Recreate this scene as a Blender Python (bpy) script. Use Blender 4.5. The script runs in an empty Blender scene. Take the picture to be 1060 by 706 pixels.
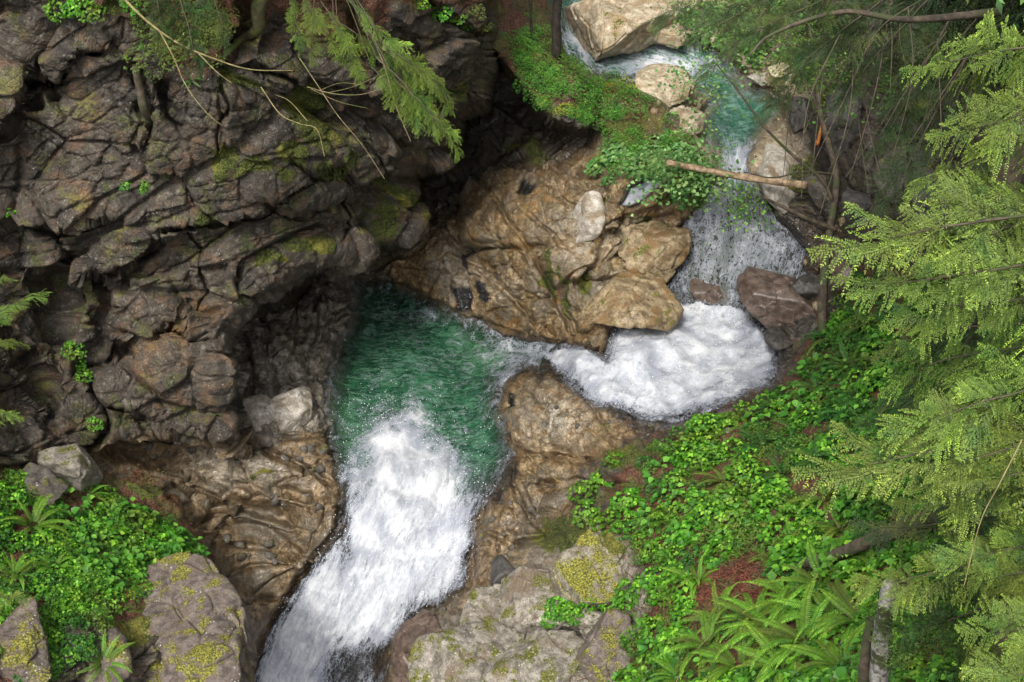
import bpy, math, random
import numpy as np
from mathutils import Vector, Matrix, Euler

random.seed(7); rng = np.random.default_rng(7)
C = bpy.context.scene.collection
scene = bpy.context.scene

# ------------------------------------------------------------ camera
CAM = np.array([0.0, 0.0, 28.0]); PITCH = math.radians(38.0); FPX = 1456.0
FW = np.array([0, math.cos(PITCH), -math.sin(PITCH)])
RT = np.array([1.0, 0, 0]); UP = np.array([0, math.sin(PITCH), math.cos(PITCH)])
cam_d = bpy.data.cameras.new('camera'); cam = bpy.data.objects.new('camera', cam_d); C.objects.link(cam)
cam.location = CAM; cam.rotation_euler = (math.pi/2 - PITCH, 0, 0)
cam_d.lens = 36.0*FPX/1060.0; cam_d.sensor_width = 36.0; cam_d.clip_end = 2000
cam_d.dof.use_dof = False
scene.camera = cam

# ------------------------------------------------------------ world + sun (soft light under thin cloud)
SUN_EL, SUN_AZ = math.radians(56), math.radians(200)   # azimuth clockwise from +Y
world = bpy.data.worlds.new('World'); scene.world = world; world.use_nodes = True
wn = world.node_tree; sky = wn.nodes.new('ShaderNodeTexSky'); sky.sky_type = 'NISHITA'
sky.sun_disc = False; sky.sun_elevation = SUN_EL; sky.sun_rotation = SUN_AZ
sky.air_density = 1.0; sky.dust_density = 4.0; sky.ozone_density = 1.0
hs = wn.nodes.new('ShaderNodeHueSaturation'); hs.inputs['Saturation'].default_value = 0.18
wn.links.new(sky.outputs[0], hs.inputs['Color'])
wn.links.new(hs.outputs[0], wn.nodes['Background'].inputs['Color'])
wn.nodes['Background'].inputs['Strength'].default_value = 0.15
sd_ = bpy.data.lights.new('sun', 'SUN'); sun = bpy.data.objects.new('sun', sd_); C.objects.link(sun)
sd_.energy = 1.75; sd_.angle = math.radians(11); sd_.color = (1.0, 0.96, 0.88)
sun.rotation_euler = (math.pi/2 - SUN_EL, 0, math.pi - SUN_AZ)
scene.view_settings.view_transform = 'Standard'; scene.view_settings.look = 'None'
scene.view_settings.exposure = 0.84; scene.view_settings.gamma = 1.0
scene.cycles.max_bounces = 6; scene.cycles.diffuse_bounces = 3; scene.cycles.glossy_bounces = 2
scene.cycles.transparent_max_bounces = 8; scene.cycles.transmission_bounces = 2
scene.cycles.use_denoising = True
scene.cycles.caustics_reflective = False; scene.cycles.caustics_refractive = False

# ------------------------------------------------------------ maths helpers
def ray(px, py):
    px = np.asarray(px, float); py = np.asarray(py, float)
    xc = (px-530)/FPX; yc = (353-py)/FPX
    return FW + xc[..., None]*RT + yc[..., None]*UP
def at_d(px, py, d): return CAM + ray(px, py)*np.asarray(d, float)[..., None]
def d_of_z(py, z): return (28.0 - np.asarray(z, float))/(math.sin(PITCH) - (353-np.asarray(py, float))/FPX*math.cos(PITCH))
def proj(P):
    v = np.asarray(P, float) - CAM; d = v @ FW
    return 530 + FPX*(v @ RT)/d, 353 - FPX*(v @ UP)/d, d
def smooth(e0, e1, x):
    t = np.clip((x-e0)/(e1-e0), 0, 1); return t*t*(3-2*t)
def hash3(ix, iy, iz, seed):
    h = (ix.astype(np.int64)*374761393 + iy.astype(np.int64)*668265263 + iz.astype(np.int64)*2147483647 + seed*1274126177) & 0xffffffff
    h = ((h ^ (h >> 13))*1274126177) & 0xffffffff
    h = ((h ^ (h >> 16))*2246822519) & 0xffffffff
    return ((h ^ (h >> 15)) & 0xffffff)/float(0x1000000)
def vnoise(P, seed=0):
    i = np.floor(P); f = P - i; f = f*f*f*(f*(f*6-15)+10); i = i.astype(np.int64)
    r = 0
    for a in (0, 1):
        for b in (0, 1):
            for c in (0, 1):
                w = (f[:, 0] if a else 1-f[:, 0])*(f[:, 1] if b else 1-f[:, 1])*(f[:, 2] if c else 1-f[:, 2])
                r = r + w*hash3(i[:, 0]+a, i[:, 1]+b, i[:, 2]+c, seed)
    return r*2-1
def fbm(P, seed=0, octv=4, gain=.5, lac=2.03):
    a, s, r, tot = 1.0, 1.0, 0, 0
    for o in range(octv):
        r = r + a*vnoise(P*s + o*17.3, seed+o); tot += a; a *= gain; s *= lac
    return r/tot
def worley(P, seed=0):
    i0 = np.floor(P).astype(np.int64); n = len(P)
    F1 = np.full(n, 9.0); F2 = np.full(n, 9.0); cen = np.zeros((n, 3)); idh = np.zeros((n, 3))
    for a in (-1, 0, 1):
        for b in (-1, 0, 1):
            for c in (-1, 0, 1):
                ix, iy, iz = i0[:, 0]+a, i0[:, 1]+b, i0[:, 2]+c
                hx, hy, hz = hash3(ix, iy, iz, seed), hash3(ix, iy, iz, seed+1), hash3(ix, iy, iz, seed+2)
                q = np.stack([ix+hx, iy+hy, iz+hz], 1); d = np.sqrt(((q-P)**2).sum(1))
                near = d < F1
                F2 = np.where(near, F1, np.minimum(F2, d)); F1 = np.where(near, d, F1)
                cen[near] = q[near]; idh[near] = np.stack([hy, hz, hx], 1)[near]
    return F1, F2, cen, idh
def blocks(P, size, seed, tilt=.6, warp=.09, squash=(1, 1, 1)):
    """fractured rock: every cell is a block with its own offset and tilted face, and cracks between"""
    Q = P/size*np.array(squash)
    Q = Q + warp*np.stack([vnoise(Q*1.3, seed+50), vnoise(Q*1.3, seed+51), vnoise(Q*1.3, seed+52)], 1)
    F1, F2, cen, idh = worley(Q, seed)
    off = (hash3((cen[:, 0]*977).astype(np.int64), (cen[:, 1]*977).astype(np.int64), (cen[:, 2]*977).astype(np.int64), seed+9)-.5)
    pl = ((Q-cen)*(idh*2-1)).sum(1)
    return off + tilt*pl, F2-F1
def seg_dist(X, Y, pts, closed=True):
    p = np.array(pts, float); q = np.roll(p, -1, 0) if closed else p[1:]
    if not closed: p = p[:-1]
    D = np.full(X.shape, 1e9)
    for (ax, ay), (bx, by) in zip(p, q):
        vx, vy = bx-ax, by-ay; L = vx*vx+vy*vy+1e-9
        t = np.clip(((X-ax)*vx+(Y-ay)*vy)/L, 0, 1)
        D = np.minimum(D, np.hypot(X-ax-t*vx, Y-ay-t*vy))
    return D
def inside(X, Y, pts):
    p = np.array(pts, float); q = np.roll(p, -1, 0); ins = np.zeros(X.shape, bool)
    for (ax, ay), (bx, by) in zip(p, q):
        if ay == by: continue
        c = ((ay > Y) != (by > Y)) & (X < (bx-ax)*(Y-ay)/(by-ay)+ax); ins ^= c
    return ins
def sdf(X, Y, pts):      # negative inside
    d = seg_dist(X, Y, pts); return np.where(inside(X, Y, pts), -d, d)
class TPS:
    def __init__(s, pts, reg=1e-3):
        a = np.array(pts, float); s.x = a[:, :2]/300.0; s.v = a[:, 2]; n = len(a)
        r = np.sqrt(((s.x[:, None]-s.x[None])**2).sum(2)); K = s.k(r) + reg*np.eye(n)
        Pm = np.c_[np.ones(n), s.x]; A = np.zeros((n+3, n+3)); A[:n, :n] = K; A[:n, n:] = Pm; A[n:, :n] = Pm.T
        s.w = np.linalg.solve(A, np.r_[s.v, 0, 0, 0])
    def k(s, r): return r*r*np.log(r+1e-9)*0.3 + r*0
    def __call__(s, X, Y):
        X = X/300.0; Y = Y/300.0; out = s.w[-3] + s.w[-2]*X + s.w[-1]*Y
        for (a, b), w in zip(s.x, s.w):
            r2 = (X-a)**2+(Y-b)**2; out = out + w*0.15*r2*np.log(r2+1e-12)
        return out

# ------------------------------------------------------------ object helpers
def tag(o, label=None, cat=None, group=None, kind=None):
    if label: o['label'] = label
    if cat: o['category'] = cat
    if group: o['group'] = group
    if kind: o['kind'] = kind
    return o
def np_mesh(name, V, F, mats=(), smooth_=True, attrs=None, uv=None, cols=None):
    """V (n,3); F (m,3|4) array"""
    V = np.ascontiguousarray(V, dtype=np.float32); F = np.ascontiguousarray(F, dtype=np.int32); k = F.shape[1]
    me = bpy.data.meshes.new(name); me.vertices.add(len(V)); me.vertices.foreach_set('co', V.ravel())
    me.loops.add(F.size); me.loops.foreach_set('vertex_index', F.ravel())
    me.polygons.add(len(F)); me.polygons.foreach_set('loop_start', np.arange(0, F.size, k, dtype=np.int32))
    me.polygons.foreach_set('loop_total', np.full(len(F), k, dtype=np.int32))
    me.polygons.foreach_set('use_smooth', np.full(len(F), smooth_, dtype=bool))
    for a, v in (attrs or {}).items():
        at = me.attributes.new(a, 'FLOAT', 'POINT'); at.data.foreach_set('value', np.ascontiguousarray(v, dtype=np.float32))
    for a, v in (cols or {}).items():
        at = me.attributes.new(a, 'FLOAT_VECTOR', 'POINT'); at.data.foreach_set('vector', np.ascontiguousarray(v, dtype=np.float32).ravel())
    for m in mats: me.materials.append(m)
    me.update(calc_edges=True); me.validate(verbose=False)
    return me
def link(name, me, parent=None):
    o = bpy.data.objects.new(name, me); C.objects.link(o)
    if parent is not None: o.parent = parent
    return o
def empty(name, loc=(0, 0, 0), rz=0.0):
    o = bpy.data.objects.new(name, None); C.objects.link(o); o.location = loc; o.rotation_euler = (0, 0, rz)
    o.empty_display_size = .2; return o

# ------------------------------------------------------------ material helpers
class NT:
    def __init__(s, name):
        s.m = bpy.data.materials.new(name); s.m.use_nodes = True; s.t = s.m.node_tree
        s.b = s.t.nodes['Principled BSDF']; s.out = s.t.nodes['Material Output']
    def n(s, typ, **kw):
        nd = s.t.nodes.new(typ)
        for k, v in kw.items(): setattr(nd, k, v)
        return nd
    def l(s, a, b): s.t.links.new(a, b)
    def put(s, sock, v):
        if hasattr(v, 'is_output'): s.l(v, sock)
        else: sock.default_value = v
    def attr(s, name):
        a = s.n('ShaderNodeAttribute'); a.attribute_name = name; return a.outputs['Fac']
    def attrv(s, name):
        a = s.n('ShaderNodeAttribute'); a.attribute_name = name; return a.outputs['Vector']
    def math(s, op, a, b=0.5, c=None, clamp=False):
        nd = s.n('ShaderNodeMath', operation=op, use_clamp=clamp); s.put(nd.inputs[0], a); s.put(nd.inputs[1], b)
        if c is not None: s.put(nd.inputs[2], c)
        return nd.outputs[0]
    def mix(s, f, a, b, mode='MIX'):
        nd = s.n('ShaderNodeMix', data_type='RGBA', blend_type=mode); s.put(nd.inputs[0], f)
        for sk, v in ((nd.inputs[6], a), (nd.inputs[7], b)):
            if isinstance(v, tuple) and len(v) == 3: v = v+(1,)
            s.put(sk, v)
        return nd.outputs[2]
    def noise(s, scale, detail=4, rough=.6, vec=None, dist=0.0):
        nd = s.n('ShaderNodeTexNoise'); nd.inputs['Scale'].default_value = scale; nd.inputs['Detail'].default_value = detail
        nd.inputs['Roughness'].default_value = rough; nd.inputs['Distortion'].default_value = dist
        if vec is not None: s.l(vec, nd.inputs['Vector'])
        return nd.outputs['Fac']
    def vor(s, scale, vec=None, feature='F1', out='Distance', rand=1.0):
        nd = s.n('ShaderNodeTexVoronoi', feature=feature); nd.inputs['Scale'].default_value = scale
        nd.inputs['Randomness'].default_value = rand
        if vec is not None: s.l(vec, nd.inputs['Vector'])
        return nd.outputs[out]
    def ramp(s, f, lo, hi, a=0.0, b=1.0):
        nd = s.n('ShaderNodeMapRange', interpolation_type='SMOOTHSTEP'); s.put(nd.inputs[0], f)
        for i, v in enumerate((lo, hi, a, b)): nd.inputs[i+1].default_value = v
        return nd.outputs[0]
    def pos(s): return s.n('ShaderNodeNewGeometry').outputs['Position']
    def obj(s): return s.n('ShaderNodeTexCoord').outputs['Object']
    def mapping(s, vec, scale=(1, 1, 1), rot=(0, 0, 0)):
        nd = s.n('ShaderNodeMapping'); s.l(vec, nd.inputs['Vector']); nd.inputs['Scale'].default_value = scale
        nd.inputs['Rotation'].default_value = rot; return nd.outputs[0]
    def bump(s, h, strength=.5, dist=.02, normal=None):
        nd = s.n('ShaderNodeBump'); nd.inputs['Strength'].default_value = strength; nd.inputs['Distance'].default_value = dist
        s.l(h, nd.inputs['Height'])
        if normal is not None: s.l(normal, nd.inputs['Normal'])
        return nd.outputs[0]
# ------------------------------------------------------------ the gorge: one surface, cut into its named stretches
PA = [(372,295,0),(400,300,0),(450,325,0),(500,345,0),(350,380,0),(430,370,0),(515,390,0),(345,450,0),(430,440,0),(515,460,0),(500,510,0),(350,510,0),(430,500,0),
 (420,540,-.35),(350,560,-.6),(485,560,-.5),(390,590,-1.3),(320,600,-1.6),(450,610,-1.4),(350,640,-2.4),(290,650,-2.8),(400,640,-2.2),(330,700,-4),(265,706,-4.2),(390,706,-3.8),(300,780,-5.5),(380,780,-5.5),(250,800,-5.8),
 (300,300,1.4),(340,280,1.0),(260,330,2.2),(240,380,2.4),(290,360,1.7),(330,340,.7),(320,400,.7),(260,430,1.6),(300,430,1.0),(335,440,.35),(250,300,2.3),(150,250,3.5),(0,200,5),(200,100,6),(400,230,1.6),(400,120,5),
 (200,465,1.9),(260,470,1.3),(330,480,.45),(120,490,3),(200,500,1.5),(280,510,.7),(330,530,.1),(240,540,.3),(280,580,-.8),(250,590,-.7),(310,570,-.8),(272,640,-1.8),(262,690,-3.0),
 (180,540,2.1),(212,575,1.3),(228,600,.6),(150,600,2.9),(100,550,3.5),(50,520,4.2),(0,500,5),(0,600,5),(60,620,4.4),(120,640,3.6),(200,640,1.6),(232,670,.4),(235,720,-.6),(150,700,2.6),(50,700,4.5),(0,740,5),(-120,600,7),(-120,470,8),(-300,700,11),(-300,400,12),
 (540,390,1.0),(530,430,1.0),(545,480,1.2),(540,520,1),(510,540,.5),(500,600,.0),(530,570,.6),(478,625,-.7),(430,640,-1.2),(413,690,-2.2),(460,645,.2),(450,690,0),(450,750,-.6),(550,620,1.3),(540,680,1.0),(640,690,2.4),(600,640,1.8),(560,540,1.2),(600,460,1.6),(600,430,1.7),(640,450,2.2),(560,440,1.3),(560,400,1.2),(640,480,2.6),(620,520,2.4),(700,460,3),(760,430,3.2),(700,520,3.9),(760,560,4.9),(640,600,2.5),(700,650,4.6),(800,640,6.8),(800,480,5),(850,420,4.8),(825,385,3.2),(900,400,5.8),(900,500,7.5),(900,600,8.8),(900,700,9.8),(1050,700,12.2),(1050,550,11.2),(1050,400,10),(1050,300,9.5),(960,300,7.2),(900,300,5.8),(860,330,4.2),(1200,500,14),(1200,300,13),(1200,700,15),(700,760,5),(550,780,1.2),(900,820,11),(450,820,-1.5),
 (640,350,2),(700,330,2),(760,330,2),(790,370,2),(740,400,2),(700,425,2),(650,420,2),(640,380,2),(620,402,1.75),(600,380,1.2),(570,368,.5),(545,358,.1),
 (560,338,1.3),(600,340,2.3),(620,330,2.4),(530,320,1.3),(480,290,1.2),(450,270,1.2),(440,230,1.8),(500,250,3),(560,260,3.6),(620,260,3.6),(650,300,2.9),(680,290,2.7),(700,250,3.3),(600,200,4.6),(650,220,4.4),(690,225,4.0),(500,200,3.4),(550,180,4.4),(480,160,3.0),(540,150,3.8),(600,160,5.0),(640,170,5.6),(700,190,5.2),(470,200,2.2),(560,100,5.2),(520,60,6),(600,110,6.3),
 (710,300,2.3),(760,290,2.8),(805,300,3.0),(720,250,3.4),(780,250,3.6),(825,250,4.0),(745,205,4.7),(780,210,4.8),(755,180,5.2),(765,165,5.3),(760,145,5.4),(790,125,5.5),(740,120,5.5),(705,120,5.8),(720,70,6.2),(660,62,6.3),(740,90,6.0),(620,60,6.4),(600,30,6.8),(590,0,7.3),(600,-60,8),(720,0,7.6),(700,35,7.0),(790,85,6.4),(810,40,7.4),(760,20,7.6),(820,150,6.3),(800,175,5.9),(850,200,6.0),(870,250,5.4),(900,200,7.5),(900,100,9),(980,150,10.5),(1050,100,13),(950,0,12),(1060,0,15),(850,0,9.4),(840,80,8.0),(650,20,7.0),(700,-80,9.4),(850,-100,12),(1100,-120,19),(640,90,6.6),(640,120,6.2),(660,150,5.7),(1400,300,17),(1400,-300,27),(1400,800,20),(700,-400,17),(300,-400,20)]
PC = [(560,40,8.3),(600,80,7.6),(540,80,7.6),(560,120,6.7),(610,120,6.6),(530,20,8.8),(540,100,7.1),(640,90,6.6),(640,120,6.2),(640,60,6.9),(650,20,7.0),(600,30,7.4),(575,0,8.2),(500,60,8.6),(600,-60,8.4),(600,-200,12),(450,-100,13)]
PB = [(-120,0,13.5),(0,0,14),(100,0,14.3),(200,0,14.5),(300,0,14),(400,0,13),(500,0,11.5),(200,-150,19),(0,-150,19),(450,-150,16),(-500,-300,24),(-500,300,14),(400,-400,24),
 (0,100,12),(100,100,11.7),(200,100,12),(300,100,11.4),(400,100,10.2),(480,100,8.8),(510,60,9.5),(0,200,9.7),(100,200,9.3),(200,200,9.1),(300,200,8.3),(400,180,7.2),(435,170,6.8),(470,140,7.6),
 (0,300,7.6),(100,300,6.6),(200,300,6.3),(260,300,5.8),(300,270,5.8),(350,250,5.5),(400,235,5.2),(430,225,5.1),(0,400,6.0),(60,400,4.8),(150,400,4.1),(220,400,3.9),(100,350,5.2),(235,340,5.1),(150,450,3),(225,440,2.4),(0,470,5.6),(-150,400,9.5),(-150,200,12)]
POLB = [(-900,-900),(517,-900),(517,80),(512,112),(500,119),(480,125),(478,150),(465,170),(450,183),(436,186),(436,238),(425,253),(397,256),(384,266),(370,277),(335,275),(296,301),(272,315),(242,344),(234,370),(236,400),(238,450),(200,460),(125,458),(95,470),(60,482),(0,482),(-900,482)]
POLC = [(505,-900),(517,30),(522,75),(545,108),(562,131),(590,135),(612,131),(626,118),(622,98),(602,74),(582,54),(572,0),(572,-900)]
W_POOL = [(365,292),(405,290),(430,300),(460,318),(495,335),(520,348),(545,352),(575,358),(566,376),(540,378),(527,388),(516,400),(514,425),(522,450),(527,468),(518,495),(503,517),(492,545),(488,575),(480,603),(455,625),(425,632),(408,655),(399,680),(395,706),(385,760),(390,840),(225,840),(255,730),(262,706),(280,660),(300,622),(328,580),(354,545),(353,500),(345,465),(338,430),(340,395),(350,360),(364,330),(366,305)]
W_WHITE = [(545,358),(575,360),(600,361),(628,374),(632,345),(660,330),(690,316),(720,308),(760,310),(790,340),(803,370),(795,397),(765,410),(740,421),(700,434),(665,433),(640,422),(618,420),(600,405),(580,388),(555,374)]
W_FALL = [(735,190),(727,215),(705,240),(695,265),(690,318),(720,322),(790,330),(800,310),(834,300),(830,262),(806,230),(783,195)]
W_MID = [(575,-200),(578,0),(580,50),(596,66),(632,84),(655,84),(690,88),(700,96),(735,100),(722,130),(738,150),(748,175),(735,200),(785,200),(768,170),(778,150),(806,115),(802,98),(770,88),(752,60),(722,44),(690,42),(664,44),(622,44),(610,38),(610,22),(628,0),(650,-60),(660,-200)]
W_SMALL = [(644,212),(655,198),(672,188),(684,190),(672,200),(655,211)]
WATERS = [W_POOL, W_WHITE, W_FALL, W_MID, W_SMALL]

def axis(a, b, step, lo, hi):
    x = list(np.arange(a, b, step)); s = step; v = x[-1]; R_ = []
    while v < hi: s *= 1.12; v += s; R_.append(v)
    s = step; v = x[0]; L_ = []
    while v > lo: s *= 1.12; v -= s; L_.append(v)
    return np.array(L_[::-1]+x+R_)
STEP = 1.3
gx = axis(-30, 1090, STEP, -700, 1500); gy = axis(-30, 736, STEP, -420, 980)
X, Y = np.meshgrid(gx, gy); SH = X.shape
# noisy outlines so that no traced edge stays clean
def jit(X, Y, amp, sc, seed):
    P = np.c_[X.ravel()/sc, Y.ravel()/sc, np.zeros(X.size)]
    return (X+amp*fbm(P, seed, 3).reshape(X.shape), Y+amp*fbm(P+31.7, seed+7, 3).reshape(X.shape))
XJ, YJ = jit(X, Y, 7, 22, 3)
tA, tB, tC = TPS(PA), TPS(PB), TPS(PC)
cx = np.linspace(gx[0], gx[-1], 420); cy = np.linspace(gy[0], gy[-1], 300); CX, CY = np.meshgrid(cx, cy)
def fine(G):       # bicubic-ish: bilinear on a dense coarse grid
    fx = (X-cx[0])/(cx[1]-cx[0]); fy = (Y-cy[0])/(cy[1]-cy[0])
    ix = np.clip(fx.astype(int), 0, len(cx)-2); iy = np.clip(fy.astype(int), 0, len(cy)-2); u = fx-ix; v = fy-iy
    return (G[iy, ix]*(1-u)+G[iy, ix+1]*u)*(1-v)+(G[iy+1, ix]*(1-u)+G[iy+1, ix+1]*u)*v
XL, YL = np.clip(X, -220, 1300), np.clip(Y, -130, 830)      # hold the edge values beyond the traced ground
def depth_of(t): return np.clip(28.0 - t(XL, YL), 11, 40)/np.maximum(math.sin(PITCH)-(353-YL)/FPX*math.cos(PITCH), .3)
dA = depth_of(tA) + .02*np.maximum(0, -130-Y); zA = 28.0 + dA*(-math.sin(PITCH)+(353-Y)/FPX*math.cos(PITCH))
dB = depth_of(tB); dC = depth_of(tC)
sB = sdf(XJ, YJ, POLB); sC = sdf(XJ, YJ, POLC)
SURF = dA.copy()                                      # the water's own surface
sW = np.full(SH, 1e9); WID = np.zeros(SH, int)
XW, YW = jit(X, Y, 4, 12, 77)
for k, w in enumerate(WATERS):
    s_ = sdf(XW, YW, w); WID = np.where(s_ < sW, k, WID); sW = np.minimum(sW, s_)
# bed drops under water, banks lift off it
bed = np.clip(-sW/30.0, 0, 1)*1.1 + 0.10
lift = .22*smooth(0, 7, sW)*smooth(60, 15, sW)
zT = zA - np.where(sW < 0, bed, 0) + np.where(sW > 0, lift, 0) - np.where(sW > 0, .10*smooth(3, 0, sW), 0)
shallow = (WID == 2) | (WID == 3)
zT = np.where(shallow & (sW < 0), zA - .10 - .18*np.clip(-sW/20, 0, 1), zT)
dT = d_of_z(Y, zT)
def step_w(s, w=2.2): return smooth(w, -w, s)
# round the lip of the overhang: the rim recedes a little before it drops away
lipB = 1.1*np.clip(1+sB/14, 0, 1)**2*(sB < 0)*(Y > -200)*(Y < 470)*(X < 520)*(X > 150)
lipC = .6*np.clip(1+sC/10, 0, 1)**2*(sC < 0)*(X < 626)
wB = step_w(sB); wC = step_w(sC)
D = dT*(1-wC) + (dC+lipC)*wC
dB = dB - 1.3*np.exp(-(np.minimum(sB, 0)/60)**2)*smooth(225, 262, Y)*smooth(470, 440, Y)*smooth(200, 245, X)*smooth(520, 440, X)
D = D + (1-wB)*1.5*np.exp(-(np.maximum(sB, 0)/45)**2)*smooth(262, 290, Y)*smooth(450, 400, Y)*smooth(375, 350, X)*(X > 200)
D = D*(1-wB) + (dB+lipB)*wB
# big shelves and cracks of the left cliff, drawn where they run; (points, width px, depth m, step m)
CRK = [([(0,128),(30,92),(60,84),(70,60),(100,52)],5,.9,.5),([(40,105),(38,70),(58,98)],7,.8,0),
 ([(100,287),(150,268),(165,240),(235,232),(300,190),(345,165)],3,.5,.35),([(60,300),(105,297),(130,290),(160,262)],4,.6,.3),
 ([(100,385),(120,366),(165,358),(172,330)],3.5,.6,.4),([(60,330),(68,310),(75,270),(60,245)],9,.9,0),([(0,245),(40,240),(75,232),(125,228)],4,.5,.4),
 ([(140,75),(145,110),(152,130),(150,165)],4,.5,.3),([(165,90),(170,118),(187,132)],6,.8,0),([(230,85),(233,120),(228,150)],2,.4,.15),
 ([(255,75),(300,85),(310,98)],3,.5,.3),([(300,165),(325,180),(352,172),(360,185)],3,.4,.25),([(270,200),(300,222),(330,205)],3,.35,.2),
 ([(105,300),(110,340),(95,385),(105,420)],6,.7,.3),([(0,340),(40,370),(60,440)],6,.6,.3),([(350,180),(362,215),(352,250)],2.5,.4,.2),([(390,105),(375,150),(400,190),(436,184)],3,.4,.3),
 ([(420,40),(448,75),(470,120)],3,.45,.3),([(360,10),(372,50),(410,75)],5,.5,.3),([(200,245),(208,300),(200,340)],2,.3,.15),([(160,340),(240,345)],2.5,.3,.2),([(100,455),(110,420),(140,430),(180,452)],5,.6,.2),
 ([(516,0),(500,60),(505,118)],4,.4,.2),([(240,60),(262,20),(255,-20)],6,.7,.3),([(430,-10),(455,25),(510,38)],4,.5,.4)]
fin = np.where((np.abs(X-530) < 620) & (np.abs(Y-353) < 450))
XJ2, YJ2 = jit(X, Y, 11, 26, 91)
crk = np.zeros(SH)
for pts, w, dep, stp in CRK:
    dd = seg_dist(XJ2, YJ2, pts, closed=False); wv = w*1.5
    crk += dep*1.0*np.exp(-(dd/w)**2)
    if stp:      # one side stands forward
        p = np.array(pts, float); a, b = p[0], p[-1]; nx, ny = -(b-a)[1], (b-a)[0]; L = math.hypot(nx, ny); side = ((XJ2-a[0])*nx+(YJ2-a[1])*ny)/L
        crk += -stp*.9*np.exp(-(dd/(w*9))**2)*np.where(side < 0, 1, 0)*smooth(0, w, dd)
D = D + crk*wB
CRK2 = [([(500,190),(525,225),(556,268),(590,345)],2.5,.35,.12),([(556,268),(568,300),(582,345)],2.2,.4,.1),([(540,218),(560,232),(582,252)],1.8,.3,.2),([(595,292),(640,283),(695,278)],2.5,.45,.3),
 ([(645,228),(625,255),(605,290)],2.5,.35,.2),([(470,215),(480,250),(470,300)],2.5,.3,.15),([(520,195),(515,240),(530,285)],2,.25,.1),([(700,225),(660,240),(640,262)],2.5,.35,.25),([(655,240),(650,262),(652,280)],1.8,.3,.1),
 ([(575,200),(600,215),(622,208)],2.5,.4,.25),([(600,140),(560,165),(540,200)],3,.4,.3),([(440,225),(500,275),(545,330)],3,.25,.12),([(480,270),(530,310),(570,350)],2,.25,.12),
 ([(605,418),(628,445),(648,458)],2.2,.35,.15),([(518,440),(540,470),(575,478),(610,478)],3.5,.6,.5),([(530,470),(528,500),(545,525),(560,545)],3,.4,.25),([(560,500),(600,495),(640,500)],4,.5,.3),([(500,545),(530,560),(575,550)],3,.4,.3),
 ([(560,400),(600,440),(640,470)],1.6,.2,.06),([(110,458),(190,476),(250,498),(320,512)],3.5,.55,.4),([(190,490),(250,515),(300,540)],3.5,.5,.35),([(240,450),(300,470),(345,500)],3,.4,.25),([(250,440),(290,452),(340,450)],2.5,.3,.2),([(200,530),(250,560),(310,575)],3,.4,.25),([(215,575),(250,600),(285,620)],3,.4,.25),
 ([(252,345),(258,390),(255,440)],4,.7,.4),([(275,325),(276,370),(284,410)],4,.6,.4),([(300,310),(302,350),(318,385)],4,.55,.35),([(330,290),(325,330),(345,350)],4,.45,.3),([(265,400),(300,390),(340,395)],3,.4,.3),([(445,650),(520,655),(600,650)],2.5,.3,.2),([(475,640),(480,680),(470,720)],2,.25,.1),([(440,655),(436,720),(430,780)],3,.4,.3)]
crk2 = np.zeros(SH)
XJ3, YJ3 = jit(X, Y, 5, 60, 191)
for pts, w, dep, stp in CRK2:
    dd = seg_dist(XJ2*.4+X*.6, YJ2*.4+Y*.6, pts, closed=False); ds = seg_dist(XJ3, YJ3, pts, closed=False); p = np.array(pts, float); a, b = p[0], p[-1]; nx, ny = -(b-a)[1], (b-a)[0]; L = math.hypot(nx, ny); side = ((X-a[0])*nx+(Y-a[1])*ny)/L
    crk2 += dep*.9*np.exp(-(dd/w)**2) + stp*1.1*np.exp(-(ds/(w*7))**2)*smooth(-1.5, 1.5, side*np.sign(nx+1e-6))
D = D + crk2*(1-wB)*(sW > -1)
P0 = at_d(X, Y, D)
def grid_normals(P):
    du = np.gradient(P, axis=1); dv = np.gradient(P, axis=0); n = np.cross(dv, du)
    n /= np.linalg.norm(n, axis=2, keepdims=True)+1e-9
    flip = ((CAM-P)*n).sum(2) < 0; n[flip] *= -1; return n
def blur(A, k):
    for ax in (0, 1):
        for _ in range(2):
            c = np.cumsum(np.insert(np.pad(A, [(k, k) if i == ax else (0, 0) for i in range(A.ndim)], mode='edge'), 0, 0, axis=ax), axis=ax)
            n = A.shape[ax]; A = (np.take(c, range(2*k+1, 2*k+1+n), ax)-np.take(c, range(n), ax))/(2*k+1)
    return A
N0 = grid_normals(blur(P0, 6))
# what kind of ground where (materials that change there, uneven borders; the dark masks hold painted shade)
def area(pts, soft=10, jx=None):
    return smooth(soft, -soft, sdf(XS, YS, pts))
XS, YS = jit(X, Y, 16, 30, 41)
A_TAN = [(436,190),(470,215),(500,185),(560,150),(612,140),(700,180),(735,215),(700,262),(688,320),(632,345),(628,378),(575,360),(500,345),(450,318),(400,285),(395,258),(425,250)]
A_TAN2 = [(540,375),(580,385),(625,420),(655,455),(600,490),(540,560),(480,615),(480,540),(530,500),(510,400)]
A_BROWN = [(100,455),(240,450),(345,430),(356,540),(300,640),(262,706),(235,740),(240,620),(215,570),(160,500)]
A_BROWN2 = [(490,520),(600,500),(575,590),(480,640),(440,720),(395,740),(400,650),(430,620)]
A_CAVE = [(238,345),(370,270),(372,330),(345,400),(345,440),(238,455)]
A_SOILR = [(655,470),(700,440),(780,420),(815,380),(845,350),(900,280),(1500,200),(1500,1000),(640,1000),(650,650),(680,600),(640,540),(630,500)]
A_SOILL = [(-900,490),(60,485),(110,480),(170,500),(215,560),(225,600),(130,660),(60,640),(30,900),(-900,900)]
A_MOUND = [(517,-400),(520,70),(560,120),(620,125),(640,150),(700,200),(735,190),(715,130),(640,85),(600,70),(585,0),(560,-400)]
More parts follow.
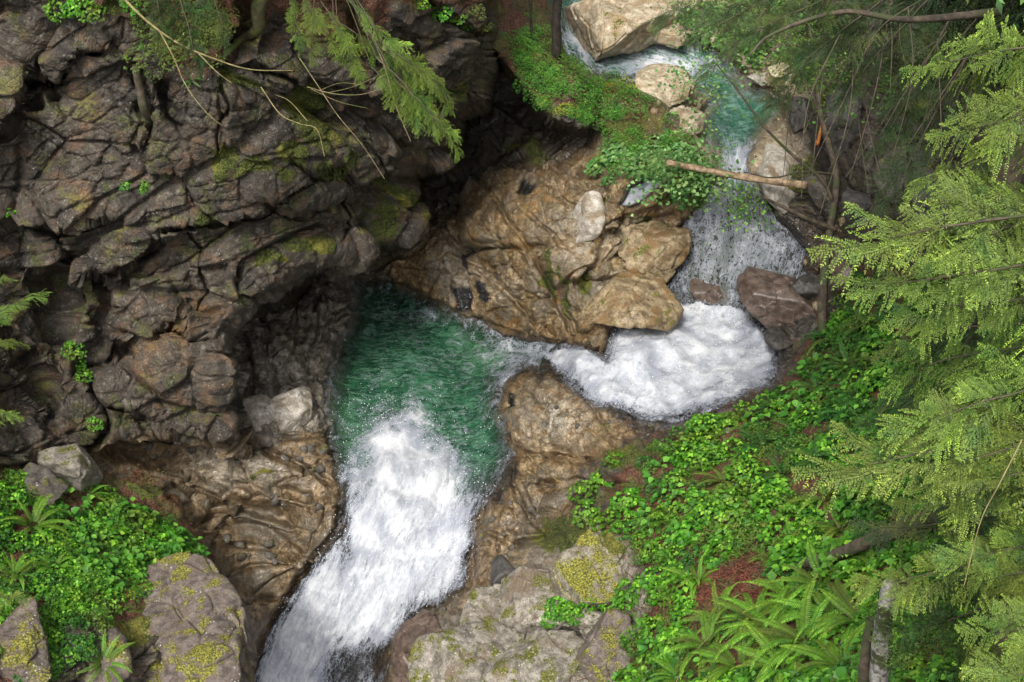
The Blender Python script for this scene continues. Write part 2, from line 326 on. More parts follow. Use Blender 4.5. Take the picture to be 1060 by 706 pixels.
A_TOPL = [(60,-400),(60,-10),(140,30),(180,80),(240,70),(285,20),(330,60),(400,70),(400,10),(520,5),(520,-400)]
A_UP = [(590,-200),(606,0),(700,-30),(800,0),(820,100),(800,180),(735,195),(700,100),(650,85),(600,60)]
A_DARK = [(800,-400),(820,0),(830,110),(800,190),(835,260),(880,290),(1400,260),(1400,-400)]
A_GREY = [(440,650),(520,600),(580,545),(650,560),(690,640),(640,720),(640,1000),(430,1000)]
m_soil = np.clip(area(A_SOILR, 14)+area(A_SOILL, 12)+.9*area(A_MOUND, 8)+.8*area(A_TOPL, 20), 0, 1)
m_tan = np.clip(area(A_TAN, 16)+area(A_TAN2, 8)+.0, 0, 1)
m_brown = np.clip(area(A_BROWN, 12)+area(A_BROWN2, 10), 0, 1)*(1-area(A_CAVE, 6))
m_cave = area(A_CAVE, 8)*(1-wB); m_up = area(A_UP, 12); m_shade = area(A_DARK, 20); m_grey = area(A_GREY, 8)
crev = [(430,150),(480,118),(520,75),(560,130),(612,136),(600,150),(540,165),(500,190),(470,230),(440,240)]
m_crev_shade = np.clip(area(crev, 12)+.55*area([(436,110),(612,128),(604,190),(570,196),(520,225),(480,262),(436,245)], 22), 0, 1)*(1-wB)  # shade of the recess, painted into the rock through this mask
MOSS = [(260,165,22,14,1),(225,165,16,20,.8),(330,120,26,30,1),(300,150,20,14,.8),(340,165,22,12,.7),(412,205,16,12,.8),(396,228,14,12,.75),(425,222,8,10,.5),(320,250,24,7,1.2),(280,268,14,8,1.1),(388,243,14,6,1),(215,228,18,14,.6),
 (490,100,9,20,.9),(470,60,12,20,.5),(290,175,10,10,.8),(395,55,25,10,.5),(500,30,16,10,.5),(220,40,40,20,.8),(250,90,30,10,.6),
 (590,555,45,22,.95),(620,570,30,18,1),(600,640,35,12,.5),(600,690,30,14,.7),(640,700,14,10,.7),(660,560,20,10,.5),(540,620,40,6,.5),(520,635,40,5,.7),
 (160,635,30,8,1.0),(120,660,22,12,1.1),(195,690,18,10,.8),(150,655,20,8,.7),(610,290,8,22,.7),(576,310,5,36,.7),(565,285,4,30,.8),(590,345,10,20,.4),(640,475,30,10,.8),(690,460,40,8,.8),(618,440,10,20,.4),
 (665,235,30,10,.5),(700,205,20,12,.8),(655,150,26,10,1.1),(640,135,24,8,1),(525,155,26,12,.5),(555,160,14,24,.6),(615,205,12,10,.9),(560,60,40,40,.9),(150,500,30,14,.8),(20,20,30,20,.4),(820,190,20,10,.8),(860,190,14,6,.8),(830,110,16,12,.7),(750,30,40,20,.4),(270,495,20,6,.7),(30,100,20,16,.3),(110,15,40,10,.7)]
moss = np.zeros(SH)
for a, b, rx, ry, s in MOSS: moss = np.maximum(moss, s*np.exp(-(((XS-a)/rx)**2+((YS-b)/ry)**2)))
OR = [(175,345,18,18,1.1),(160,365,20,8,.8),(205,318,9,9,1),(150,395,12,14,.6),(225,320,10,9,.5),(85,200,10,12,.7),(835,140,8,16,.0)]
orange = np.zeros(SH)
for a, b, rx, ry, s in OR: orange = np.maximum(orange, s*np.exp(-(((XS-a)/rx)**2+((YS-b)/ry)**2)))
XK, YK = jit(X, Y, 4, 9, 141)
DIKE = [[(472,262),(481,259),(481,277),(474,274)],[(469,297),(479,296),(486,327),(474,322)],[(488,288),(498,296),(507,308),(498,316),(489,306)],[(527,405),(534,408),(530,421),(522,424)],[(540,192),(556,194),(553,206),(542,203)],[(652,273),(658,272),(660,279),(654,279)]]
dike = np.zeros(SH)
for p in DIKE: dike = np.maximum(dike, smooth(1.5, -1.5, sdf(XK, YK, p)))
wet = np.clip(smooth(26, 2, sW) + .5*m_tan + .8*area(A_BROWN, 10)+.8*area(A_BROWN2, 10) + .45*m_crev_shade+.35*m_shade + .5*m_cave, 0, 1)
pale = np.zeros(SH)
for a, b, rx, ry, s in [(640,300,30,14,.9),(685,260,16,12,.5),(580,430,34,26,.7),(600,250,26,30,.5),(660,250,30,10,.4),(555,440,30,24,.4),(470,330,20,10,.3),(470,285,14,30,.5),(520,300,40,10,.4),(240,490,50,14,.5),(220,480,40,8,.5),(540,660,70,30,.6),(610,225,12,18,.8),(560,640,50,16,.5)]:
    pale = np.maximum(pale, s*np.exp(-(((XS-a)/rx)**2+((YS-b)/ry)**2)))
# ---- relief
Pf = P0.reshape(-1, 3); h = np.zeros(len(Pf))
sc = (D/40.0).ravel()
soft = np.clip(m_soil + .0, 0, 1).ravel(); sculpt = np.clip(m_cave + .35*m_tan + .15*m_brown + .1*m_grey, 0, 1).ravel()
calm = (1-.45*np.clip(m_brown+.7*m_tan+.6*m_grey, 0, 1)).ravel(); calm2 = (1-np.clip(.85*m_brown+.45*m_tan+.5*m_grey, 0, .9)).ravel()
rocky = (1-soft)*(1-.45*sculpt)
rot = np.array(Euler((.5, .35, .6)).to_matrix()); Pr = Pf @ rot.T
b1, c1 = blocks(Pr, 2.3, 11, squash=(1, .6, 1.6), tilt=.95); b2, c2 = blocks(Pr, .9, 23, squash=(1.1, .6, 1.7), tilt=1.0); b3, c3 = blocks(Pr, .34, 35, tilt=1.1, squash=(1, .6, 1.6))
b0, c0 = blocks(Pr, 5.2, 19, squash=(1, .7, 1.3), tilt=.7)
h += rocky*(.62*b0*(1-sculpt) + .40*b1*calm + .12*b2*(1-.3*sculpt)*calm2 + .035*b3*calm2 - .20*np.exp(-(c1/.04)**2) - .08*np.exp(-(c2/.06)**2)*calm2 - .03*np.exp(-(c3/.1)**2)*calm2)
h += rocky*(.05*fbm(Pf*2.2, 5, 4)+.035*fbm(Pf*9, 6, 3)) - rocky*.25*np.exp(-(c0/.035)**2)
# water-worn rock: long scooped flutes
Pw = Pf @ np.array(Euler((.9, .1, -.5)).to_matrix()).T*np.array([1.4, .45, 1.4])
wp = Pw + .7*np.stack([fbm(Pw*.7, 61, 2), fbm(Pw*.7, 62, 2), fbm(Pw*.7, 63, 2)], 1)
rid = 1-np.abs(vnoise(wp*1.1, 71)); rid2 = 1-np.abs(vnoise(wp*2.6, 72)); rid3 = 1-np.abs(vnoise(wp*6.1, 73))
h += sculpt*(1-soft)*(.30*(rid**2-.5) + .07*(rid2**2-.5) + .015*(rid3**2-.5) - .06*np.exp(-(c2/.06)**2))
h += soft*(.22*fbm(Pf*.9, 81, 3) + .08*fbm(Pf*4, 83, 3))
h += moss.ravel()*.05*(fbm(Pf*9, 88, 3)+.6) - dike.ravel()*.03
shore = np.where(sW > 0, .35+.65*smooth(0, 26, sW), .35).ravel()
far_amp = np.clip(1.0, .4, 1)
h *= (1-.92*np.maximum(4*wB*(1-wB), 4*wC*(1-wC))).ravel()*shore*(1-.6*np.exp(-(sB/4.5)**2)*(X < 520)*(Y < 470)).ravel()
PT = (P0 + (N0.reshape(-1, 3)*h[:, None]).reshape(SH+(3,)))
NT_ = grid_normals(blur(PT, 2))
# names of the stretches
LBL = np.full(SH, 1)                                    # 0 cliff 1 rock wall 2 river bed 3 right slope 4 left slope 5 dark side
LBL[wB > .5] = 0
sSR, sSL = sdf(XS, YS, A_SOILR), sdf(XS, YS, A_SOILL)
LBL[(sSR < 0) & (wB < .5)] = 3; LBL[(sSL < 0) & (wB < .5)] = 4
LBL[(m_brown > .5) & (wB < .5) & (X < 400)] = 5
LBL[(m_shade > .5)] = 6
LBL[(sW < -4) & (wB < .5)] = 2
ii = np.arange(X.size).reshape(SH)
quads = np.stack([ii[:-1, :-1], ii[1:, :-1], ii[1:, 1:], ii[:-1, 1:]], -1).reshape(-1, 4); ql = LBL[:-1, :-1].ravel()
def sub(V, F, attrs, sel):
    F = F[sel]; u, inv = np.unique(F, return_inverse=True); return V[u], inv.reshape(F.shape), {k: a[u] for k, a in attrs.items()}
ATT = dict(soil=m_soil.ravel(), tan=m_tan.ravel(), brown=m_brown.ravel(), cave=m_cave.ravel(), moss=moss.ravel(), orange=orange.ravel(), dike=dike.ravel(), wet=wet.ravel(), pale=pale.ravel(), up=m_up.ravel(), rock_shade=np.maximum(m_shade, m_crev_shade).ravel(), grey=m_grey.ravel(), crack=np.exp(-(c2/.08)**2)*rocky)
def rock_material():
    t = NT('gorge_rock'); p = t.pos()
    n1 = t.noise(.9, 6, .62, p); n2 = t.noise(4.5, 8, .7, p); n3 = t.noise(22, 6, .7, p); n4 = t.noise(1.7, 6, .66, p, .5)
    col = t.mix(t.ramp(n1, .35, .65), (.023, .019, .015), (.072, .058, .044))
    col = t.mix(t.ramp(n2, .50, .68, 0, .8), col, (.16, .142, .112))
    col = t.mix(t.ramp(n4, .50, .64, 0, .75), col, t.mix(n2, (.05, .030, .018), (.17, .10, .055)))
    a = t.attr
    tanc = t.mix(t.ramp(n2, .38, .66), (.165, .10, .040), (.45, .34, .195)); tanc = t.mix(t.ramp(t.noise(.75, 4, .6, p, .7), .44, .60, 0, .75), tanc, t.mix(n2, (.06, .052, .038), (.25, .22, .17))); tanc = t.mix(t.ramp(n4, .45, .66, 0, .8), tanc, (.11, .08, .045)); tanc = t.mix(t.ramp(t.noise(1.5, 5, .6, t.mapping(p, (1, 1, 1), (.4, .2, .9)), .6), .54, .66, 0, .7), tanc, (.24, .125, .035))
    col = t.mix(t.math('MULTIPLY', a('tan'), t.ramp(t.math('ADD', n1, a('tan')), 1.0, 1.45), clamp=True), col, tanc)
    brc = t.mix(t.ramp(n2, .38, .66), (.075, .048, .024), (.33, .245, .145)); brc = t.mix(t.ramp(n1, .46, .60, 0, .85), brc, t.mix(n2, (.06, .05, .038), (.22, .19, .14)))
    stk = t.ramp(t.noise(1.0, 6, .62, t.mapping(p, (3.2, 3.2, .45)), .4), .47, .60); col = t.mix(t.math('MULTIPLY', t.math('MULTIPLY', stk, a('tan')), .7), col, t.mix(n3, (.05, .034, .018), (.16, .10, .045)))
    col = t.mix(a('brown'), col, brc)
    cav = t.mix(t.ramp(n2, .38, .64), (.12, .105, .088), (.42, .38, .32)); col = t.mix(a('cave'), col, cav)
    upc = t.mix(t.ramp(n2, .35, .66), (.24, .18, .11), (.55, .48, .36)); col = t.mix(a('up'), col, upc)
    gr = t.mix(t.ramp(n2, .35, .66), (.12, .10, .075), (.33, .30, .245)); gr = t.mix(t.ramp(n4, .5, .68, 0, .6), gr, (.20, .14, .085)); col = t.mix(a('grey'), col, gr)
    col = t.mix(t.math('MULTIPLY', a('pale'), t.ramp(n2, .38, .56)), col, (.48, .45, .38))
    col = t.mix(t.math('MULTIPLY', a('orange'), t.ramp(n2, .36, .6)), col, (.19, .10, .03))
    col = t.mix(t.math('MULTIPLY', a('rock_shade'), .85), col, t.mix(n2, (.014, .013, .010), (.09, .072, .055)))  # shade of the dark slope and the crevice put into the rock colour
    # soil and needle litter
    so = t.mix(t.ramp(n3, .4, .62), (.035, .018, .010), (.15, .065, .035)); so = t.mix(t.ramp(n1, .5, .64, 0, .75), so, (.045, .06, .016))
    col = t.mix(t.ramp(t.math('ADD', a('soil'), t.math('MULTIPLY', n2, .5)), .62, .86), col, so)
    # lichen specks
    v = t.vor(9, t.mapping(p, (1, 1, 1))); sp = t.math('MULTIPLY', t.ramp(v, .16, .10), t.ramp(t.noise(1.4, 3, .5, p), .52, .62))
    sp = t.math('MULTIPLY', sp, t.math('SUBTRACT', 1.0, a('wet'), clamp=True)); col = t.mix(t.math('MULTIPLY', sp, .7), col, (.42, .42, .38))
    # thin dark joints that the rock has at every scale
    ve = t.vor(1.7, t.mapping(p, (1, .7, 1.5), (.5, .35, .6)), 'DISTANCE_TO_EDGE'); j1 = t.ramp(ve, .0, .035, 1, 0)
    # moss
    mo = t.mix(t.ramp(n3, .35, .65), (.018, .024, .004), (.085, .10, .014)); mo = t.mix(t.ramp(n1, .5, .66), mo, t.mix(n3, (.10, .10, .015), (.22, .20, .03)))
    mf = t.ramp(t.math('ADD', t.math('MULTIPLY', a('moss'), 1.15), t.math('MULTIPLY', t.math('SUBTRACT', n2, .5), 1.1)), .38, .55)
    up = t.n('ShaderNodeSeparateXYZ'); t.l(t.n('ShaderNodeNewGeometry').outputs['Normal'], up.inputs[0])
    amb = t.math('MULTIPLY', t.ramp(t.noise(1.1, 5, .65, p), .51, .60), t.ramp(up.outputs[2], -.25, .5)); amb = t.math('MULTIPLY', amb, t.math('SUBTRACT', 1.0, t.math('MULTIPLY', a('wet'), 1.3), clamp=True))
    mf = t.math('MAXIMUM', mf, t.math('MULTIPLY', amb, .55)); col = t.mix(mf, col, mo)
    col = t.mix(a('dike'), col, (.018, .018, .018))
    wetc = t.mix(1.0, col, t.mix(0, (.62, .58, .52), (1, 1, 1)), 'MULTIPLY'); col = t.mix(t.math('MULTIPLY', a('wet'), .55), col, wetc)
    n5 = t.noise(55, 4, .7, p); col = t.mix(1.0, col, t.mix(t.ramp(t.math('ADD', t.math('MULTIPLY', n3, .6), t.math('MULTIPLY', n5, .4)), .36, .64), (.52, .50, .48), (1.4, 1.4, 1.4)), 'MULTIPLY')
    t.l(col, t.b.inputs['Base Color'])
    r = t.math('SUBTRACT', t.ramp(n2, .35, .65, .85, .58), t.math('MULTIPLY', a('wet'), t.ramp(n2, .3, .7, .35, .68))); r = t.math('MAXIMUM', r, t.math('MULTIPLY', mf, .9)); t.l(r, t.b.inputs['Roughness'])
    t.b.inputs['Specular IOR Level'].default_value = .45
    hgt = t.math('ADD', t.math('MULTIPLY', n2, .8), t.math('MULTIPLY', n3, .45)); hgt = t.math('SUBTRACT', hgt, t.math('MULTIPLY', j1, .5)); hgt = t.math('SUBTRACT', hgt, t.math('MULTIPLY', t.ramp(t.vor(13, p), .0, .35, 1, 0), .12))
    wv = t.n('ShaderNodeVectorMath', operation='MULTIPLY_ADD'); nn = t.n('ShaderNodeTexNoise'); nn.inputs['Scale'].default_value = 3; t.l(p, nn.inputs['Vector']); t.l(nn.outputs['Color'], wv.inputs[0]); wv.inputs[1].default_value = (.12, .12, .12); t.l(t.mapping(p, (1, .75, 1.4), (.5, .35, .6)), wv.inputs[2])
    e1 = t.ramp(t.vor(3.2, wv.outputs[0], 'DISTANCE_TO_EDGE'), 0, .07); e2 = t.ramp(t.vor(8.5, wv.outputs[0], 'DISTANCE_TO_EDGE'), 0, .1); cl = t.vor(8.5, wv.outputs[0], 'F1', 'Color')
    sc_ = t.math('SUBTRACT', 1.0, t.math('MULTIPLY', a('soil'), .8), clamp=True); chip = t.math('ADD', t.math('MULTIPLY', e1, .6), t.math('MULTIPLY', e2, .45)); chip = t.math('ADD', chip, t.math('MULTIPLY', cl, .6))
    hgt = t.math('ADD', t.math('MULTIPLY', hgt, .5), t.math('MULTIPLY', chip, t.math('MULTIPLY', sc_, t.math('SUBTRACT', 1.0, t.math('MULTIPLY', a('brown'), .6))))); t.l(t.bump(hgt, .55, .06), t.b.inputs['Normal'])
    return t.m
M_ROCK = rock_material()
for k, nm in enumerate(['cliff', 'gorge_rock', 'riverbed', 'forest_slope', 'left_bank', 'rock_ledge', 'shaded_slope']):
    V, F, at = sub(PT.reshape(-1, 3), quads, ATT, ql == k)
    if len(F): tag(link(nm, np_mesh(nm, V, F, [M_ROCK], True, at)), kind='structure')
def ground(px, py):
    """world point and normal of the ground seen at a photo position"""
    ix = int(np.clip(np.searchsorted(gx, px), 1, len(gx)-1)); iy = int(np.clip(np.searchsorted(gy, py), 1, len(gy)-1))
    return Vector(PT[iy, ix]), Vector(NT_[iy, ix])
# ------------------------------------------------------------ water: one sheet following the bed's fall, cut into its named stretches
zS = zA.copy(); zS = blur(zS, 3)
zS = zS - .35*smooth(0, 12, sW) - .02*np.clip(sW, 0, 20)
FLOW = [[(400,240),(425,330),(440,420),(425,500),(385,590),(330,700),(290,800)],
        [(800,330),(720,370),(660,400),(610,385),(550,360)],[(760,180),(765,230),(755,280),(740,330)],[(600,-60),(595,20),(620,62),(690,70),(745,105),(765,140),(765,200)],[(684,190),(644,212)]]
U_ = np.zeros(SH); T_ = np.zeros(SH)
for k, fl in enumerate(FLOW):
    sel = WID == k; xs, ys = X[sel], Y[sel]; p = np.array(fl, float); L = np.r_[0, np.cumsum(np.hypot(*np.diff(p, axis=0).T))]
    W = np.zeros(xs.shape); us = np.zeros(xs.shape); ts = np.zeros(xs.shape)
    for i in range(len(p)-1):
        v = p[i+1]-p[i]; l = np.hypot(*v); t = ((xs-p[i, 0])*v[0]+(ys-p[i, 1])*v[1])/l; o = ((ys-p[i, 1])*v[0]-(xs-p[i, 0])*v[1])/l
        dist = np.hypot(np.maximum(0, np.maximum(-t, t-l)), o)+8; w = dist**-4.0
        us += w*(L[i]+t); ts += w*o; W += w
    U_[sel] = us/W/32.; T_[sel] = ts/W/32.
Fc = np.zeros(SH)     # how white
def blob(pts, soft): return smooth(soft, -soft, sdf(XF, YF, pts))
XF, YF = jit(X, Y, 22, 20, 201)
F1_ = [(404,424),(428,428),(452,444),(468,466),(480,500),(490,522),(497,545),(492,590),(470,610),(430,625),(400,655),(392,700),(380,860),(200,860),(262,706),(300,625),(340,578),(358,540),(368,500),(380,462),(392,436)]
Fc = np.maximum(Fc, 1.04*blob(F1_, 32)); Fc = np.maximum(Fc, .93*blob([(640,345),(665,330),(700,318),(760,318),(790,345),(800,372),(790,395),(740,415),(700,430),(640,420),(612,415),(590,392),(565,375),(575,362),(605,362),(630,376)], 13))
Fc = Fc + .30*np.exp(-((X-368)/26)**2-((Y-455)/40)**2)*(WID == 0)
Fc = np.where(WID == 2, np.maximum(Fc, .47-.12*smooth(240, 300, Y)+.30*np.exp(-((X-742)/9)**2-((Y-205)/18)**2)), Fc)
mid = .26+.36*np.exp(-((X-680)/60)**2-((Y-64)/16)**2)+.55*np.exp(-((X-598)/17)**2-((Y-42)/22)**2)+.5*np.exp(-((X-708)/26)**2-((Y-70)/9)**2)+.75*np.exp(-((X-765)/13)**2-((Y-168)/20)**2)+.2*np.exp(-((X-670)/30)**2-((Y-70)/9)**2)-.2*np.exp(-((X-775)/30)**2-((Y-122)/18)**2)
Fc = np.where(WID == 3, mid, Fc); Fc = np.where(WID == 4, .95, Fc)
Fc = np.where(WID == 0, np.maximum(Fc, 1.0*smooth(535, 600, Y+.35*(430-X)*0)*smooth(-2, 1, -sW+1)) - .0, Fc)
Fc = Fc - .80*np.exp(-((X-358)/28)**2-((Y-694)/32)**2) - .45*np.exp(-((X-388)/14)**2-((Y-682)/25)**2) - .16*np.exp(-((X-405)/50)**2-((Y-590)/14)**2)
Fc = np.where(WID == 1, np.maximum(Fc, .80*smooth(560, 590, X)), Fc)
Fc = Fc - np.where((WID == 0) & (Y > 500), .45*smooth(-15, 0, sW), 0) - np.where(WID == 1, .35*smooth(-9, 0, sW), 0)
Fc = Fc - .18*np.exp(-((X-735)/30)**2-((Y-392)/12)**2) - .15*np.exp(-((X-770)/14)**2-((Y-350)/18)**2)
Fc = np.where(WID == 0, np.maximum(Fc, .17+.14*np.exp(-((X-515)/28)**2-((Y-375)/40)**2)), Fc)  # faint white lines over the pool stand in for sky glints
edge = smooth(-14, -1, sW)*(WID == 0)*(Y < 520)*(Y > 330)
Fc = Fc + .17*edge*(X > 480) + .10*edge*(X < 400)
Fc = Fc + .36*np.exp(-((X-545)/34)**2-((Y-362)/12)**2) + .22*np.exp(-((X-470)/50)**2-((Y-325)/10)**2)
uvw = np.c_[U_.ravel(), T_.ravel(), np.zeros(X.size)]
PS = at_d(X, Y, d_of_z(Y, zS)); Pq = PS.reshape(-1, 3)
st = fbm(uvw*np.array([.22, 1.5, 1]), 301, 3); st2 = fbm(uvw*np.array([2.2, 5.5, 1])+9, 311, 4); rp = fbm(Pq*np.array([2.2, 2.2, 2.2])+3*0, 321, 4); rp2 = 1-2*np.abs(vnoise(Pq*3.4+.4*st[:, None], 331))
f = np.clip(Fc.ravel(), 0, 1.2)
lump = fbm(Pq*1.1, 341, 2)
dz = f*(.20*st+.03*st2+.10*lump+.14*(WID.ravel() == 1)*(1-2*np.abs(fbm(Pq*.9+5, 351, 3)))) + (1-f)*(.06*rp+.035*rp2)
dome = .45*np.exp(-((X-600)/20)**2-((Y-384)/14)**2)+.35*np.exp(-((X-400)/50)**2-((Y-560)/60)**2)+.4*np.exp(-((X-695)/60)**2-((Y-375)/30)**2)
fast = np.clip(np.where(WID == 0, smooth(440, 520, Y), np.where(WID == 1, .35, np.where(WID == 2, .5, 1.0))), 0, 1).ravel()
veil = np.clip(np.where(WID == 0, smooth(470, 560, Y), np.where(WID == 1, smooth(550, 580, X), 0)), 0, 1).ravel()
dz = dz + dome.ravel()*np.clip(-sW.ravel()/10, 0, 1)
rocksub = np.where(((WID == 2)).ravel(), .10*st2+.08*lump, 0); dz = dz+rocksub
Pw_ = Pq.copy(); Pw_[:, 2] += dz*(.3+.7*smooth(2, -10, sW.ravel()))
deep = (np.exp(-((X-415)/45)**2-((Y-318)/34)**2)).ravel()
depth = np.clip(-sW.ravel()/34, 0, 1)*np.where((WID == 0).ravel(), 1, np.where((WID == 3).ravel(), 1.3, .6))
WL = WID.copy()*1; WL[(WID == 0) & (Y > 505-(X-430)*0.0)] = 5
wat = dict(deep=deep, foam_glint=f, fast=fast, veil=veil, depth=depth, stony=((WID == 2)*1.0).ravel(), tur=((WID == 3)*1.0).ravel(), lite=(np.exp(-((X-500)/22)**2-((Y-365)/20)**2)+.6*np.exp(-((X-350)/12)**2-((Y-440)/40)**2)).ravel())
def water_material():
    t = NT('river_water'); p = t.pos(); uv = t.attrv('flow'); a = t.attr
    sx = t.mapping(uv, (.9, 3.2, 1)); s2 = t.mapping(uv, (3.2, 8, 1)); s3 = t.mapping(uv, (4.5, 11, 1))
    big = t.noise(.9, 4, .55, p, .6)
    n1 = t.mix(a('fast'), t.noise(1.6, 7, .62, p, 1.6), t.noise(1.0, 8, .64, sx, 1.4))
    n2 = t.mix(a('fast'), t.noise(5.5, 7, .68, p, 1.8), t.noise(1.0, 6, .68, s2, 1.2))
    n3 = t.mix(a('fast'), t.noise(15, 5, .7, p, 1.2), t.noise(1.0, 5, .7, s3, .8))
    def web(n, k): return t.math('SUBTRACT', 1.0, t.math('MULTIPLY', t.math('ABSOLUTE', t.math('SUBTRACT', n, .5)), k), clamp=True)
    cov = t.math('ADD', a('foam_glint'), t.math('MULTIPLY', t.math('SUBTRACT', n1, .5), 1.5))
    lace = t.math('MAXIMUM', web(n2, 11), t.math('MULTIPLY', web(n3, 9), .6))
    cov2 = t.math('ADD', cov, t.math('MULTIPLY', t.math('SUBTRACT', lace, .35), .62))
    foam_glint = t.ramp(cov2, .38, 1.0)
    g = t.mix(t.ramp(big, .38, .64), (.008, .065, .030), (.028, .135, .065))
    g = t.mix(a('deep'), g, (.002, .026, .014))
    cr = t.ramp(t.math('ADD', t.math('MULTIPLY', n2, .5), t.math('MULTIPLY', t.noise(2.4, 6, .62, t.mapping(p, (1, 2.4, 1), (0, 0, .6)), 1.0), 1.0)), .70, .88)
    g = t.mix(t.math('MULTIPLY', cr, .75), g, (.11, .26, .155)); g = t.mix(t.math('MULTIPLY', a('lite'), .35), g, (.07, .17, .05))  # lighter ripple crests put sky highlights into the water colour
    g = t.mix(a('tur'), g, t.mix(cr, (.05, .17, .11), (.17, .34, .26))); g = t.mix(a('veil'), g, (.30, .33, .36))
    st_ = t.mix(t.ramp(n2, .4, .6), (.045, .055, .042), (.26, .30, .27)); g = t.mix(a('stony'), g, st_)
    wt = t.b; t.l(g, wt.inputs['Base Color']); wt.inputs['Roughness'].default_value = .09; wt.inputs['IOR'].default_value = 1.33
    rip = t.math('ADD', t.noise(2.0, 6, .6, t.mapping(p, (1, 2.1, 1), (0, 0, .5)), 1.0), t.math('MULTIPLY', n2, .35))
    t.l(t.bump(rip, 1.0, .36), wt.inputs['Normal'])
    al = t.math('ADD', .12, t.math('MULTIPLY', a('depth'), 1.35), clamp=True); al = t.math('MULTIPLY', al, t.math('SUBTRACT', 1.0, t.math('MULTIPLY', a('stony'), .25)))
    al = t.math('MULTIPLY', al, t.math('SUBTRACT', 1.0, t.math('MULTIPLY', a('veil'), t.ramp(n1, .62, .40, 0, .6)))); al = t.math('MULTIPLY', al, t.math('SUBTRACT', 1.0, t.math('MULTIPLY', a('veil'), t.ramp(a('foam_glint'), .95, .45, 0, .85)))); t.l(al, wt.inputs['Alpha'])
    fb = t.n('ShaderNodeBsdfPrincipled'); fb.inputs['Roughness'].default_value = .6
    tone = t.math('ADD', t.math('MULTIPLY', t.math('SUBTRACT', big, .5), .9), t.math('MULTIPLY', t.math('SUBTRACT', cov, .55), .40))
    tone = t.math('ADD', tone, t.math('ADD', t.math('MULTIPLY', n2, .55), t.math('MULTIPLY', n3, .18)))
    fc = t.mix(t.ramp(tone, .28, .95), (.28, .30, .35), (.82, .825, .83)); t.l(fc, fb.inputs['Base Color'])
    fb.inputs['Subsurface Weight'].default_value = .2; fb.inputs['Subsurface Radius'].default_value = (.1, .12, .14); fb.inputs['Subsurface Scale'].default_value = .25
    hh = t.math('ADD', t.math('MULTIPLY', n2, 1.0), t.math('MULTIPLY', n3, .5)); t.l(t.bump(hh, .5, .10), fb.inputs['Normal'])
    ms = t.n('ShaderNodeMixShader'); t.l(foam_glint, ms.inputs[0]); t.l(wt.outputs[0], ms.inputs[1]); t.l(fb.outputs[0], ms.inputs[2]); t.l(ms.outputs[0], t.out.inputs['Surface'])
    return t.m
M_WATER = water_material()
ok = (blur(sW, 1) < 9)[:-1, :-1].ravel() & (WL[:-1, :-1] >= 0).ravel(); wl = WL[:-1, :-1].ravel()
ATTW = dict(wat)
for k, nm in enumerate(['green_pool', 'plunge_pool', 'upper_cascade', 'stream', 'rill', 'waterfall']):
    att = dict(ATTW); att['_i'] = np.arange(X.size)
    V, F, at = sub(Pw_, quads, att, ok & (wl == k)); idx = at.pop('_i').astype(int)
    if len(F): tag(link(nm, np_mesh(nm, V, F, [M_WATER], True, at, cols={'flow': uvw[idx]})), kind='structure')

# drops thrown up along the ragged edges of the white water
def droplets():
    r = np.random.default_rng(3); P_ = []; K = .6
    for (x, y, rx, ry, n, up) in [(400, 432, 32, 16, 900, .5), (470, 470, 20, 24, 500, .45), (370, 470, 14, 30, 350, .4), (480, 560, 16, 40, 500, .5), (350, 570, 22, 30, 500, .5), (300, 640, 20, 30, 500, .5), (430, 610, 30, 20, 500, .5), (640, 350, 18, 14, 300, .3), (700, 328, 40, 8, 400, .35), (640, 412, 30, 10, 300, .3), (770, 370, 22, 20, 300, .3), (420, 540, 60, 60, 800, .6), (700, 380, 60, 30, 600, .4)]:
        n = int(n*K); px = x+r.normal(0, rx, n); py = y+r.normal(0, ry, n); ix = np.clip(np.searchsorted(gx, px), 0, len(gx)-1); iy = np.clip(np.searchsorted(gy, py), 0, len(gy)-1)
        ok_ = sW[iy, ix] < 6; b = Pw_.reshape(SH+(3,))[iy, ix][ok_]; b[:, 2] += np.abs(r.normal(0, up*.4, ok_.sum()))+.02; P_.append(b)
    P_ = np.concatenate(P_); n = len(P_); s_ = (.005+.013*r.uniform(0, 1, n)**3)[:, None]
    o_ = [np.array(v, float) for v in ((1, 0, 0), (0, 1, 0), (-1, 0, 0), (0, -1, 0), (0, 0, 1.5), (0, 0, -1.5))]; V = np.stack([P_+s_*v for v in o_], 1).reshape(-1, 3)
    f_ = np.array([[0, 1, 4], [1, 2, 4], [2, 3, 4], [3, 0, 4], [1, 0, 5], [2, 1, 5], [3, 2, 5], [0, 3, 5]]); F = (np.arange(n)[:, None, None]*6+f_[None]).reshape(-1, 3)
    t = NT('droplet'); t.b.inputs['Base Color'].default_value = (.8, .82, .85, 1); t.b.inputs['Roughness'].default_value = .3
    tag(link('spray', np_mesh('spray', V, F, [t.m])), 'white drops of spray thrown up over the waterfall and the pools', 'spray', kind='stuff')
droplets()
